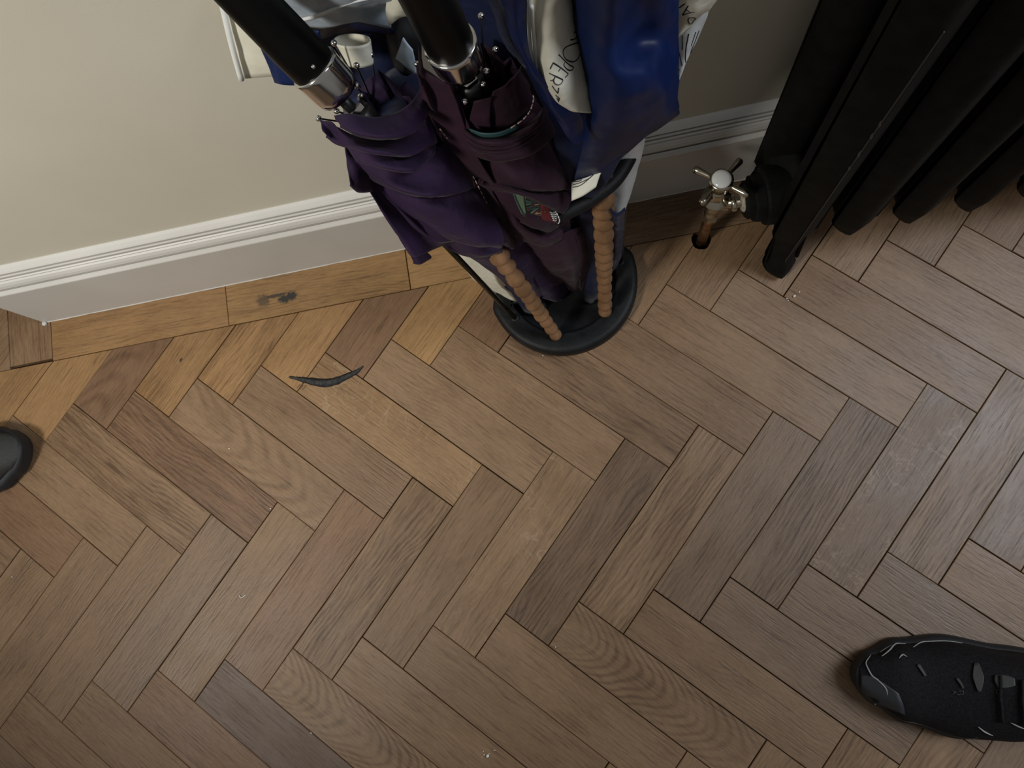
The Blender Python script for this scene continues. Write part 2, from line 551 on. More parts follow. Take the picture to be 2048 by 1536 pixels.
def make_block(poly, ang, gap=0.0005):
    if parea(poly) < 0.00025: return
    cx = sum(p[0] for p in poly) / len(poly); cy = sum(p[1] for p in poly) / len(poly)
    bx = [p[0] for p in poly]; by = [p[1] for p in poly]
    near = max(bx) > -1.02 and min(bx) < 0.80 and max(by) > -0.46 and min(by) < 0.62
    # shrink towards the joints
    q = []
    n = len(poly)
    sgn = 1 if sum(poly[i][0] * poly[(i + 1) % n][1] - poly[(i + 1) % n][0] * poly[i][1] for i in range(n)) > 0 else -1
    if sgn < 0: poly = poly[::-1]
    g = [gap * rnd.uniform(0.3, 1.5) for _ in range(n)]
    for i in range(n):
        a = Vector(poly[i - 1]); b = Vector(poly[i]); c = Vector(poly[(i + 1) % n])
        e1 = b - a; e2 = c - b
        if e1.length < 1e-5 or e2.length < 1e-5: q.append((b.x, b.y)); continue
        e1.normalize(); e2.normalize()
        n1 = Vector((-e1.y, e1.x)); n2 = Vector((-e2.y, e2.x))
        k = e1.cross(e2)
        if abs(k) < 0.05: p = b + n1 * g[i - 1]
        else: p = b + (e2 * g[i - 1] - e1 * g[i]) / (k)
        if (p - b).length > 0.004: p = b + (p - b).normalized() * 0.004
        q.append((p.x, p.y))
    if not near:
        add_prism(far, q, -0.016, 0.0, 0.0006); return
    ca, sa = cos(-ang), sin(-ang)
    ox, oy = cx, cy
    tone, kind = None, 'p'
    for p, c, k in TW:
        if inside(q, p.x, p.y): tone, kind, hit = c, k, p; break
    if kind == 'knot':
        kp = az(362, 720); ox, oy = kp.x, kp.y
    loc = [((x - ox) * ca - (y - oy) * sa, (x - ox) * sa + (y - oy) * ca) for x, y in q]
    bm = bmesh.new()
    dz = rnd.uniform(-0.0003, 0.0003)
    add_prism(bm, loc, -0.016, 0.0 + dz, 0.0006)
    if tone is None:
        tone = rnd.choice([BRN, BRN, BRN, TAN, GRY]); kind = rnd.choice(['p', 'p', 'p', 's'])
    v = rnd.uniform(0.93, 1.07)
    o = obj('wood_block', bm, MK[kind], floor)
    o.location = (ox, oy, 0)
    o.rotation_euler = (0, 0, ang)
    o.color = (tone[0] * v, tone[1] * v, tone[2] * v, 1)
    blocks.append((o, q))


ua = math.atan2(uvw(1, 0).y - uvw(0, 0).y, uvw(1, 0).x - uvw(0, 0).x)
va = ua + pi / 2
for m_ in range(-12, 13):
    for i in range(-50, 50):
        for kind in (0, 1):
            if kind == 0: u0, u1, v0, v1 = i * UW + m_ * UL, i * UW + (m_ + 1) * UL, i * UW - m_ * UL, (i + 1) * UW - m_ * UL
            else: u0, u1, v0, v1 = i * UW + (m_ + 1) * UL, (i + 1) * UW + (m_ + 1) * UL, (i + 1) * UW - (m_ + 1) * UL, (i + 1) * UW - m_ * UL
            P = [tuple(uvw(*c)) for c in ((u0, v0), (u1, v0), (u1, v1), (u0, v1))]
            xs = [p[0] for p in P]; ys = [p[1] for p in P]
            if max(xs) < -1.9 or min(xs) > 1.9 or max(ys) < -1.3 or min(ys) > 1.3: continue
            ang = ua if kind == 0 else va
            # field in front of the border
            A = clip(P, 0, 1, BORD_Y)
            if len(A) > 2: make_block(A, ang)
            # field left of the border, beyond the corner
            B = clip(clip(P, 0, -1, -BORD_Y), 1, 0, LEFT_X)
            if len(B) > 2: make_block(B, ang)
# border boards along the skirting and one across the corner
xs = [-0.735, -0.4713, -0.2123, 0.050, 0.312, 0.574, 0.836, 1.1]
for a, b in zip(xs, xs[1:]):
    make_block([(a, BORD_Y), (b, BORD_Y), (b, 0.402), (a, 0.402)], 0)
make_block([(LEFT_X, BORD_Y + 0.003), (-0.735, BORD_Y + 0.003), (-0.735, 0.60), (LEFT_X, 0.60)], pi / 2)
make_block([(LEFT_X, 0.60), (-0.735, 0.60), (-0.735, 0.87), (LEFT_X, 0.87)], pi / 2)
fo = obj('wood_blocks_beyond', far, W_PLAIN, floor)
fo['kind'] = 'stuff'
fo.color = (*BRN, 1)
# the hole for the radiator pipe, cut through the blocks it crosses
for o, q in blocks:
    if not any(hypot(p[0] - HOLE[0], p[1] - HOLE[1]) < 0.35 for p in q): continue
    if not (inside(q, *HOLE[:2]) or any(inside(q, HOLE[0] + HOLE[2] * cos(t), HOLE[1] + HOLE[2] * sin(t)) for t in [k * pi / 4 for k in range(8)])): continue
    bm = bmesh.new()
    hp = [(HOLE[0] + HOLE[2] * (1 + 0.07 * sin(3 * t + 1)) * cos(t), HOLE[1] + HOLE[2] * (1 + 0.05 * sin(4 * t)) * sin(t)) for t in [k * 2 * pi / 24 for k in range(24)]]
    add_prism(bm, hp, -0.04, 0.02)
    cut = obj('cutter', bm, M['sub'])
    md = o.modifiers.new('b', 'BOOLEAN'); md.operation = 'DIFFERENCE'; md.object = cut; md.solver = 'EXACT'
    bpy.context.view_layer.update()
    dg = bpy.context.evaluated_depsgraph_get()
    me = bpy.data.meshes.new_from_object(o.evaluated_get(dg))
    o.modifiers.clear(); o.data = me
    bpy.data.objects.remove(cut, do_unlink=True)

# ------------------------------------------------------------------ wall and skirting
WALL_Y = 0.4155
bm = bmesh.new()
add_prism(bm, [(CORN_X + 0.0275, WALL_Y), (2.2, WALL_Y), (2.2, WALL_Y + 0.16), (CORN_X + 0.0275, WALL_Y + 0.16)], -0.01, 2.4)
tag(obj('wall_back', bm, M['wall']), kind='structure')
prof = [(0, 0.0005), (0, 0.1150), (0.0006, 0.1175), (0.0062, 0.1300), (0.0080, 0.1312), (0.0080, 0.1330), (0.0062, 0.1350), (0.0075, 0.142), (0.0098, 0.1505), (0.0122, 0.1565), (0.0112, 0.1580),
        (0.0130, 0.1625), (0.0158, 0.1655), (0.0150, 0.1670), (0.0165, 0.1715), (0.0188, 0.1740), (0.0180, 0.1757), (0.0195, 0.180), (0.0232, 0.1900), (0.0265, 0.1985), (0.0280, 0.2005)]
real = [(d, H - (H - za) * (CORN_Y + d) / CORN_Y) for d, za in prof]
bm = bmesh.new()
sections = []
for kind in range(3):
    ring = []
    for d, z in real:
        if kind == 0: p = (2.2, CORN_Y + d, z)
        elif kind == 1: p = (CORN_X + d, CORN_Y + d, z)
        else: p = (CORN_X + d, 0.62, z)
        ring.append(bm.verts.new(p))
    sections.append(ring)
for a, b in zip(sections, sections[1:]):
    for i in range(len(real) - 1): bm.faces.new((a[i], a[i + 1], b[i + 1], b[i]))
# back side so it is a solid moulding
tb = [bm.verts.new((2.2, WALL_Y + 0.004, real[-1][1])), bm.verts.new((CORN_X + 0.032, WALL_Y + 0.004, real[-1][1])), bm.verts.new((CORN_X + 0.032, 0.62, real[-1][1]))]
bb = [bm.verts.new((v.co.x, v.co.y, 0.0005)) for v in tb]
for i in range(2):
    bm.faces.new((sections[i][-1], tb[i], tb[i + 1], sections[i + 1][-1]))
    bm.faces.new((tb[i], bb[i], bb[i + 1], tb[i + 1]))
    bm.faces.new((sections[i][0], bb[i], bb[i + 1], sections[i + 1][0]))
sk = obj('baseboard_back', bm, M['skirt'])
tag(sk, kind='structure')
# thin uneven line of sealant where the skirting meets the floor
bm = bmesh.new()
pts = [Vector((CORN_X + 0.002 + 0.006 * k, CORN_Y - 0.0002 + 0.0005 * noise.noise(Vector((k * 0.3, 0, 0))), 0.0004)) for k in range(0, 330)]
add_tube(bm, pts, 0.0009, 6, rfun=lambda t: 0.0008 + 0.0006 * max(0, noise.noise(Vector((t * 60, 3, 0)))))
add_ball(bm, (CORN_X + 0.001, CORN_Y - 0.002, 0.002), 0.004, (1, 1, 0.8), 1)
tag(obj('trim_1', bm, M['skirt']), kind='structure')

# ------------------------------------------------------------------ radiator
SEAM0, PITCH = 0.2575, 0.0663
RF, RB, RTOP = 0.2585, 0.3835, 0.64
rad = empty('radiator', (SEAM0, 0.32, 0), 'black painted cast iron column radiator standing at the wall on small feet', 'radiator')


def pillow(bm, outline, cxm, half):
    """rounded slab: outline in (y,z), thickness along x, ridge on the outline"""
    n = len(outline)
    cy = sum(p[0] for p in outline) / n; cz = sum(p[1] for p in outline) / n
    rings = []
    w = min(max(p[0] for p in outline) - min(p[0] for p in outline), max(p[1] for p in outline) - min(p[1] for p in outline)) / 2
    for s in (-1, 1):
        for ins, xo in ((1.0, 1.0), (0.66, 0.86), (0.34, 0.55), (0.10, 0.22)):
            ring = []
            for i in range(n):
                a = Vector(outline[i - 1]); b = Vector(outline[i]); c = Vector(outline[(i + 1) % n])
                e1 = (b - a).normalized(); e2 = (c - b).normalized()
                nn = Vector((-e1.y, e1.x)) + Vector((-e2.y, e2.x))
                if nn.length < 1e-6: nn = Vector((-e1.y, e1.x))
                nn.normalize()
                k = ins * w * 0.72 / max(0.5, nn.dot(Vector((-e1.y, e1.x))))
                p = b + nn * k
                ring.append(bm.verts.new((cxm + s * half * xo, p.x, p.y)))
            if s == 1: ring_out = rings
            rings.append(ring)
    seam = [bm.verts.new((cxm, p[0], p[1])) for p in outline]
    L0 = rings[:4] + [seam]
    L1 = rings[4:8] + [seam]
    for LL in (L0, L1):
        for r0, r1 in zip(LL, LL[1:]):
            for i in range(n): bm.faces.new((r0[i], r0[(i + 1) % n], r1[(i + 1) % n], r1[i]))
        bm.faces.new(LL[0])


def section(x, feet):
    bm = bmesh.new()
    t = 0.0250
    zb = 0.085
    # outlines run anticlockwise in (y,z)
    pillow(bm, [(RF, zb + 0.028), (RF + 0.004, zb - 0.003), (RF + 0.026, zb + 0.010), (RF + 0.046, zb + 0.05), (RF + 0.048, RTOP - 0.06), (RF + 0.036, RTOP), (RF + 0.012, RTOP), (RF, RTOP - 0.03)], x, t)
    pillow(bm, [(RB - 0.050, zb + 0.05), (RB - 0.036, zb + 0.006), (RB - 0.012, zb - 0.002), (RB, zb + 0.012), (RB, RTOP - 0.03), (RB - 0.012, RTOP), (RB - 0.036, RTOP), (RB - 0.052, RTOP - 0.06)], x, t)
    pillow(bm, [(RF + 0.006, zb + 0.004), (RB - 0.006, zb + 0.004), (RB - 0.006, zb + 0.085), (RB - 0.045, zb + 0.092), (RF + 0.045, zb + 0.092), (RF + 0.006, zb + 0.085)], x, t * 0.96)
    pillow(bm, [(RF + 0.006, RTOP - 0.09), (RB - 0.006, RTOP - 0.09), (RB - 0.006, RTOP - 0.002), (RF + 0.006, RTOP - 0.002)], x, t * 0.96)
    if feet:
        pillow(bm, [(RF - 0.006, 0.0), (RF + 0.024, 0.0), (RF + 0.031, 0.010), (RF + 0.024, 0.032), (RF + 0.038, 0.12), (RF + 0.040, 0.16), (RF + 0.001, 0.16), (RF - 0.0005, 0.10), (RF - 0.001, 0.045), (RF - 0.010, 0.026), (RF - 0.013, 0.010)], x, 0.0195)
        pillow(bm, [(RB - 0.028, 0.0), (RB - 0.003, 0.0), (RB + 0.002, 0.012), (RB, 0.03), (RB - 0.001, 0.16), (RB - 0.04, 0.16), (RB - 0.038, 0.12), (RB - 0.022, 0.03), (RB - 0.032, 0.01)], x, 0.0165)
    else:
        # hubs that join the sections
        pass
    add_lathe(bm, (x - 0.034, 0.321, 0.135), (x, 0.321, 0.135), [(0, 0.024), (0.068, 0.024)], 20)
    add_lathe(bm, (x - 0.034, 0.321, RTOP - 0.05), (x, 0.321, RTOP - 0.05), [(0, 0.024), (0.068, 0.024)], 20)
    return bm


for k in range(10):
    so = obj('end_section' if k == 0 else 'section', section(SEAM0 + k * PITCH, k in (0, 9)), M['iron'], None, True)
    keep(so, rad)
    if k == 0: so['label'] = 'end section with feet'
# pale chipped paint along the seam of the end section
bm = bmesh.new()
for z0, z1 in ((0.318, 0.335), (0.352, 0.366), (0.372, 0.386), (0.296, 0.305)):
    pts = [Vector((SEAM0 + 0.0006 * sin(k), RF - 0.0003, z0 + (z1 - z0) * k / 5)) for k in range(6)]
    add_tube(bm, pts, 0.0009, 5, rfun=lambda t: 0.0003 + 0.0008 * sin(pi * t))
keep(obj('chipped_paint', bm, mat('bare_iron_chip', (0.10, 0.10, 0.10), 0.5, 0.5)), rad)['label'] = 'pale chips along the seam'
bm = bmesh.new()
add_tube(bm, [Vector((SEAM0, RF - (0.0008 if z > 0.05 else 0.002), z)) for z in [0.04 + 0.46 * k / 40 for k in range(41)]], 0.0006, 5)
keep(obj('casting_seam', bm, mat('seam_highlight', (0.045, 0.045, 0.042), 0.5)), rad)['label'] = 'thin casting seam with painted highlight'  # paler tube on the seam paints in the highlight along its edge
BY, BZ = 0.308, 0.140
bm = bmesh.new()
add_lathe(bm, (0.248, BY, BZ), (0.1, BY, BZ), [(0, 0.031), (0.010, 0.032), (0.024, 0.032), (0.027, 0.0305)], 32)
add_lathe(bm, (0.226, BY, BZ), (0.1, BY, BZ), [(0, 0.027), (0.003, 0.0275), (0.014, 0.0275), (0.016, 0.025)], 8)
add_lathe(bm, (0.213, BY, BZ), (0.1, BY, BZ), [(0, 0.021), (0.009, 0.021), (0.0115, 0.0185)], 24)
bo = obj('end_bush', bm, M['iron'], None, False)
keep(bo, rad)
bm = bmesh.new()
add_lathe(bm, (0.2025, BY, BZ), (0.1, BY, BZ), [(0, 0.0125), (0.002, 0.0125), (0.0035, 0.0110)], 24)
keep(obj('thread_tape', bm, M['putty'], None, True), rad)['label'] = 'pale jointing tape ring'

# ------------------------------------------------------------------ radiator valve
VX, VY = HOLE[0] + 0.0005, HOLE[1] - 0.0005
valve = empty('radiator_valve', (VX, VY, 0), 'brass and nickel radiator valve with white-topped cross handle, beside the radiator', 'valve')
bm = bmesh.new()
add_lathe(bm, (VX, VY, -0.015), (VX, VY, 1), [(0, 0.0065), (0.120, 0.0065)], 20)
keep(obj('supply_pipe', bm, M['brass'], None, True), valve)
bm = bmesh.new()
add_lathe(bm, (VX, VY, 0.082), (VX, VY, 1), [(0, 0.0085), (0.002, 0.0105), (0.013, 0.0105), (0.015, 0.009)], 6)
add_lathe(bm, (VX, VY, 0.095), (VX, VY, 1), [(0, 0.0085), (0.012, 0.0085), (0.022, 0.0100), (0.040, 0.0100), (0.046, 0.0075)], 24)
vb = obj('valve_body', bm, M['nickel'], None, False)
keep(vb, valve)
bm = bmesh.new()
add_lathe(bm, (VX, VY, 0.137), (VX, VY, 1), [(0, 0.0125), (0.002, 0.0155), (0.004, 0.0155), (0.006, 0.0095), (0.018, 0.0085), (0.026, 0.008)], 28)
keep(obj('bonnet', bm, M['nickel'], None, True), valve)
bm = bmesh.new()
ov = [(VX, VY, 0.122), (0.180, 0.3165, 0.128), (0.188, 0.311, 0.135), (0.203, BY, BZ)]
add_tube(bm, spl(ov, 14), 0.0068, 14)
add_lathe(bm, (0.178, 0.317, 0.1265), (0.203, BY, 0.139), [(0, 0.0095), (0.001, 0.0110), (0.012, 0.0110), (0.0135, 0.0095)], 6)
add_lathe(bm, (0.189, BY+0.001, 0.1355), (0.25, BY, 0.1405), [(0, 0.0085), (0.002, 0.0095), (0.005, 0.0095), (0.006, 0.0085)], 20)
keep(obj('outlet', bm, M['nickel'], None, True), valve)
bm = bmesh.new()
HZ = 0.182
add_lathe(bm, (VX, VY, HZ - 0.012), (VX, VY, 1), [(0, 0.0085), (0.003, 0.0115), (0.012, 0.0120), (0.015, 0.0128), (0.017, 0.0128), (0.0185, 0.0112)], 32)
hd = obj('handle', bm, M['nickel'], None, True)
keep(hd, valve)
for k in range(4):
    bm = bmesh.new()
    a = radians(38) + k * pi / 2
    if k % 2: a += radians(12)
    p0 = Vector((VX + 0.009 * cos(a), VY + 0.009 * sin(a), HZ)); dd = Vector((cos(a), sin(a), 0))
    add_lathe(bm, p0, p0 + dd, [(0, 0.0030), (0.006, 0.0028), (0.017, 0.0040), (0.0205, 0.0042), (0.0225, 0.0034), (0.0235, 0.0015)], 14)
    so = obj('spoke', bm, M['nickel'], hd, True)
bm = bmesh.new()
add_lathe(bm, (VX, VY, HZ + 0.006), (VX, VY, 1), [(0, 0.0100), (0.001, 0.0105), (0.0025, 0.0095), (0.0036, 0.006), (0.004, 0.001)], 28)
obj('porcelain_cap', bm, M['porcelain'], hd, True)['label'] = 'white porcelain cap'

# ------------------------------------------------------------------ umbrella stand
stand = empty('umbrella_stand', (-0.010, 0.258, 0), 'umbrella stand with half-round black cast iron base, beaded wooden spindles and hoop', 'umbrella stand')
BC = Vector((-0.0105, 0.2605))
BROT = radians(13)
BA, BB = 0.0975, 0.0585


def oval(a, b, n, cx=BC.x, cy=BC.y, rot=BROT, pw=2.25):
    out = []
    for k in range(n):
        t = 2 * pi * k / n
        c_, s_ = cos(t), sin(t)
        x = a * math.copysign(abs(c_) ** (2 / pw), c_); y = b * math.copysign(abs(s_) ** (2 / pw), s_)
        out.append((cx + x * cos(rot) - y * sin(rot), cy + x * sin(rot) + y * cos(rot)))
    return out


bm = bmesh.new()
arc = []
ACX, ACY, AR = -0.0115, 0.2965, 0.0965
for k in range(29):
    t = radians(192 + (370 - 192) * k / 28)
    arc.append(Vector((ACX + AR * cos(t), ACY + AR * sin(t), 0)))
arc += [Vector((0.0775, 0.3225, 0)), Vector((0.068, 0.3260, 0))] + [Vector((0.068 - 0.148 * q / 6, 0.3260 - 0.020 * q / 6, 0)) for q in range(1, 6)] + [Vector((-0.088, 0.3040, 0)), Vector((-0.100, 0.2950, 0))]
NB = 96
outl = spl(arc, NB, closed=True)
ctr = Vector((-0.0105, 0.2625, 0))


def inset(d):
    out = []
    for k in range(NB):
        t = (outl[(k + 1) % NB] - outl[k - 1]).normalized()
        nrm = Vector((-t.y, t.x, 0))
        out.append(outl[k] + nrm * d)
    return out


rings = []
for d, z in [(0.001, 0.0008), (0, 0.004), (0.0005, 0.017), (0.003, 0.0215), (0.008, 0.0225), (0.020, 0.0205), (0.0235, 0.0190), (0.0255, 0.0190), (0.0275, 0.0175), (0.0290, 0.0065), (0.031, 0.005)]:
    rings.append([bm.verts.new((p.x, p.y, z)) for p in inset(d)])
for r0, r1 in zip(rings, rings[1:]):
    for i in range(NB): bm.faces.new((r0[i], r0[(i + 1) % NB], r1[(i + 1) % NB], r1[i]))
bm.faces.new(rings[0][::-1]); bm.faces.new(rings[-1])
keep(obj('base', bm, M['stand_iron'], None, True), stand)['label'] = 'black half-round drip tray base'
# hoop
HZ_R = 0.300
ROT_H = radians(12)
HC = Vector((-0.026, 0.262))


def hoop(t, n=64):
    x, y = 0.090 * cos(t), 0.050 * sin(t)
    return Vector((HC.x + x * cos(ROT_H) - y * sin(ROT_H), HC.y + x * sin(ROT_H) + y * cos(ROT_H), HZ_R))


hoop_pts = [az(x, y, HZ_R - max(0, 1130 - x) * 0.00016) for x, y in ((1263, 290), (1253, 325), (1215, 374), (1130, 425), (1055, 438), (965, 438), (895, 424), (868, 395), (880, 345), (945, 300), (1040, 265), (1140, 240), (1225, 238), (1258, 258))]
bm = bmesh.new()
add_tube(bm, spl(hoop_pts, 96, closed=True), 0.0072, 14, closed=True)
hp = obj('hoop', bm, M['stand_iron'], None, True)
keep(hp, stand)['label'] = 'black tubular top hoop'


def spindle(foot, top, n, r0, r1, name='spindle'):
    foot = Vector(foot); top = Vector(top)
    L = (top - foot).length
    d, u, v = frame(top - foot)
    bm = bmesh.new()
    add_lathe(bm, foot, top, [(0, 0.004), (L, 0.004)], 12)
    sp = obj(name, bm, M['bead'], None, True)
    keep(sp, stand)
    rr = random.Random(n)
    ws = [rr.uniform(0.75, 1.25) for _ in range(n)]
    ws[int(n * 0.72)] *= 1.45
    tot = sum(ws); t = 0
    for k, w in enumerate(ws):
        h = L * w / tot
        f = t / L
        r = (r0 * (1 - f) + r1 * f) * rr.uniform(0.92, 1.05)
        bm = bmesh.new()
        # onion-shaped turning: widest near its lower third, narrow at the top
        add_lathe(bm, foot + d * (t + 0.0003), top, [(0, r * 0.38), (h * 0.05, r * 0.84), (h * 0.14, r * 0.99), (h * 0.26, r), (h * 0.45, r * 0.93), (h * 0.68, r * 0.73), (h * 0.88, r * 0.60), (h * 0.985, r * 0.58)], 24)
        b = obj('bead', bm, M['bead'], sp, True)
        b.matrix_parent_inverse = Matrix.Translation(-Vector(stand.location)) if False else Matrix.Identity(4)
        t += h
    return sp


P_LS0 = az(1113, 672, 0.019); P_LS1 = az(972, 474, 0.285)
P_RS0 = az(1210, 625, 0.019); P_RS1 = az(1206, 382, 0.292)
spindle(P_LS0, P_LS1, 12, 0.0082, 0.0110)
spindle(P_RS0, P_RS1, 13, 0.0086, 0.0112)
for a, b, k in (((1030, 636), (868, 466), 1.0), ((1241, 524), (1256, 330), 1.0)):
    p0 = az(*a, 0.020); p1 = az(*b, 0.290)
    p1 = p0 + (p1 - p0) * k
    bm = bmesh.new()
    add_tube(bm, [p0, p0 * 0.5 + p1 * 0.5, p1], 0.0031, 10)
    r = obj('rod', bm, M['rod'], None, True)
    keep(r, stand)
    bm = bmesh.new()
    add_lathe(bm, p0 - Vector((0, 0, 0.003)), p0 + Vector((0, 0, 1)), [(0, 0.0062), (0.003, 0.006), (0.005, 0.0045)], 18)
    c_ = obj('collar', bm, M['stand_iron'], r, True)
# rivet on the hoop
rp = az(1218, 352, HZ_R + 0.006)
bm = bmesh.new()
add_ball(bm, rp, 0.0052, (1, 1, 0.6), 2)
obj('rivet', bm, M['stand_iron'], hp, True)

# ------------------------------------------------------------------ cloth helpers
class Axis:
    def __init__(s, a, b, prof):
        s.a = Vector(a); s.b = Vector(b); s.prof = prof
        s.d, s.u, s.v = frame(s.b - s.a); s.L = (s.b - s.a).length

    def r(s, t):
        P = s.prof
        t = min(max(t, P[0][0]), P[-1][0])
        for (t0, r0), (t1, r1) in zip(P, P[1:]):
            if t <= t1:
                f = (t - t0) / (t1 - t0); f = f * f * (3 - 2 * f)
                return r0 + (r1 - r0) * f
        return P[-1][1]

    def at(s, px, py, off):
        """point of the rounded bundle under this sight line, lifted by off"""
        d = ray(px, py).normalized()

        def g(k):
            p = CAM + d * k
            t = (p - s.a).dot(s.d)
            q = s.a + s.d * t
            return (p - q).length - s.r(t / s.L), (p - q).length
        best = None; k = 0.30; pv = g(k)[0]; kb = k; mb = 9
        while k < 1.1:
            k2 = k + 0.004
            v, l = g(k2)
            if v < mb: mb = v; kb = k2
            if pv > 0 >= v:
                lo, hi = k, k2
                for _ in range(20):
                    mid = (lo + hi) / 2
                    if g(mid)[0] > 0: lo = mid
                    else: hi = mid
                best = lo; break
            pv = v; k = k2
        if best is None: best = kb
        return CAM + d * (best - off)


def grid_panel(name, P, m, parent, nu=30, nv=20, thick=0.0009, wr=0.0010, seed=0, label=None, hem=None):
    """P: rows of 3D points; smooth sheet of real thickness with small wrinkles"""
    rows = []
    w = max(len(r) for r in P)
    for r in P:
        rows.append([cr(r, k / (nu - 1)) for k in range(nu)])
    G = []
    for j in range(nv):
        G.append([cr([rows[i][k] for i in range(len(rows))], j / (nv - 1)) for k in range(nu)])
    bm = bmesh.new()
    V = []
    for j in range(nv):
        V.append([])
        for k in range(nu):
            p = G[j][k]
            a = G[j][min(k + 1, nu - 1)] - G[j][max(k - 1, 0)]
            b = G[min(j + 1, nv - 1)][k] - G[max(j - 1, 0)][k]
            n = a.cross(b)
            n = n.normalized() if n.length > 1e-9 else Vector((0, 0, 1))
            q = noise.noise(p * 55 + Vector((seed, 0, 0))) + 0.5 * noise.noise(p * 120 + Vector((0, seed, 0)))
            V[-1].append(bm.verts.new(p + n * q * wr))
    for j in range(nv - 1):
        for k in range(nu - 1):
            bm.faces.new((V[j][k], V[j][k + 1], V[j + 1][k + 1], V[j + 1][k]))
    o = obj(name, bm, m, None, True)
    md = o.modifiers.new('solid', 'SOLIDIFY'); md.thickness = thick; md.offset = 0
    if parent: keep(o, parent)
    if label: o['label'] = label
    return o


def fold(ax, rows, m, parent, name='fold', **k):
    cowl = k.pop('cowl', True)
    if cowl:
        n = len(rows)
        fac = [0.10 + 1.9 * (i / (n - 1)) ** 0.9 for i in range(n)]
        rows = [[(x, y, o * f + 0.002 * f - 0.009 * (1 - min(1, i_ / max(1, n - 1) * 1.6))) for x, y, o in r] for i_, (r, f) in enumerate(zip(rows, fac))]
        rows.append([(x - 0.5, y + 4.0, o * 0.72 - 0.002) for x, y, o in rows[-1]])
    P = [[ax.at(x, y, o) for x, y, o in r] for r in rows]
    return grid_panel(name, P, m, parent, **k)


def bundle(ax, m, parent, pleats=8, twist=1.2, amp=0.10, name='canopy', t0=0.0, t1=1.0, k=0.93, seg=128, nr=48, seed=0):
    """rolled canopy: a tapering tube whose cloth is wrapped in overlapping pleats, open and hollow at the rib end"""
    bm = bmesh.new(); rings = []
    for j in range(nr + 6):
        if j < nr: t = t0 + (t1 - t0) * j / (nr - 1); sc = 1.0
        else:
            q = (j - nr + 1) / 6; t = t1 - q * 0.14; sc = 1 - 0.55 * q
        r = ax.r(t) * k * sc
        ring = []
        for i in range(seg):
            th = 2 * pi * i / seg
            ph = (th * pleats / (2 * pi) + twist * t * pleats / 6) % 1.0
            saw = ph ** 2.2 - 0.45
            rr = r * (1 + amp * saw * (0.35 + t)) + 0.0015 * noise.noise(Vector((cos(th) * 2, sin(th) * 2, t * 7 + seed)))
            ring.append(bm.verts.new(ax.a + ax.d * (t * ax.L + (0.006 * sin(pleats * th / 2) if t > 0.95 and sc == 1 else 0)) + (ax.u * cos(th) + ax.v * sin(th)) * rr))
        rings.append(ring)
    for r0, r1 in zip(rings, rings[1:]):
        for i in range(seg): bm.faces.new((r0[i], r0[(i + 1) % seg], r1[(i + 1) % seg], r1[i]))
    bm.faces.new(rings[0][::-1]); bm.faces.new(rings[-1])
    o = obj(name, bm, m, None, True)
    keep(o, parent)
    return o


def handle(u, end, up, r_end, r_top, length, cup, cup_r, ax=None):
    """long black sleeve ending in a chrome cup; 'end' is the rim of the cup, 'up' the way the sleeve runs"""
    end = Vector(end); d = Vector(up).normalized()
    bm = bmesh.new()
    L = length
    add_lathe(bm, end - d * 0.002, end + d, [(0, r_end * 0.90), (0.004, r_end), (0.02, r_end), (L * 0.5, (r_end + r_top) / 2), (L - 0.02, r_top), (L - 0.006, r_top * 0.93), (L, r_top * 0.6)], 36)
    s = obj('handle', bm, M['sleeve'], None, True)
    keep(s, u)['label'] = 'long black foam handle'
    bm = bmesh.new()
    add_lathe(bm, end + d * 0.001, end - d, [(0, cup_r * 0.93), (0.0006, cup_r), (0.002, cup_r * 1.01), (0.004, cup_r * 0.985), (cup * 0.72, cup_r * 0.95), (cup * 0.95, cup_r * 0.86), (cup, cup_r * 0.72)], 40)
    c = obj('ferrule', bm, M['chrome'], None, True)
    keep(c, u)['label'] = 'polished metal cup below the handle'
    # shaft, hexagonal nut and runner under the cup
    bm = bmesh.new()
    q = end - d * cup
    add_tube(bm, spl([q + d * 0.002, q - d * 0.02, ax.a + ax.d * ax.L * 0.75, ax.a + ax.d * ax.L * 0.4, ax.a], 24), 0.0042, 12)
    keep(obj('shaft', bm, M['dark'], None, True), u)
    bm = bmesh.new()
    q2 = q - d * 0.009
    add_lathe(bm, q2, q2 - d, [(0, 0.0075), (0.001, 0.0088), (0.005, 0.0088), (0.006, 0.0075)], 6)
    keep(obj('nut', bm, M['chrome'], None, False), u)['label'] = 'shiny hexagonal nut'
    bm = bmesh.new()
    q3 = q2 - d * 0.006
    add_lathe(bm, q3, q3 - d, [(0, 0.0085), (0.003, 0.0105), (0.018, 0.0105), (0.022, 0.007)], 20)
    keep(obj('runner', bm, M['dark'], None, True), u)


def rib(u, tip, root, r=0.0023):
    bm = bmesh.new()
    tip = Vector(tip); root = Vector(root)
    add_tube(bm, [root, (root + tip) / 2 + Vector((0, 0, 0.001)), tip], 0.0007, 6)
    rb = obj('rib', bm, M['dark'], None, True)
    keep(rb, u)
    bm = bmesh.new()
    add_ball(bm, tip, r, (1, 1, 1), 2)
    b = obj('rib_tip', bm, M['chrome'], rb, True)


def stitches(ax_or_pts, m, parent, pts, r=0.0005, dash=2, gap=1, name='stitching', n=60, label=None):
    p = spl(pts, n)
    bm = bmesh.new()
    i = 0
    while i + dash < n:
        add_tube(bm, p[i:i + dash + 1], r, 5)
        i += dash + gap
    o = obj(name, bm, m, None, True)
    keep(o, parent)
    if label: o['label'] = label
    return o


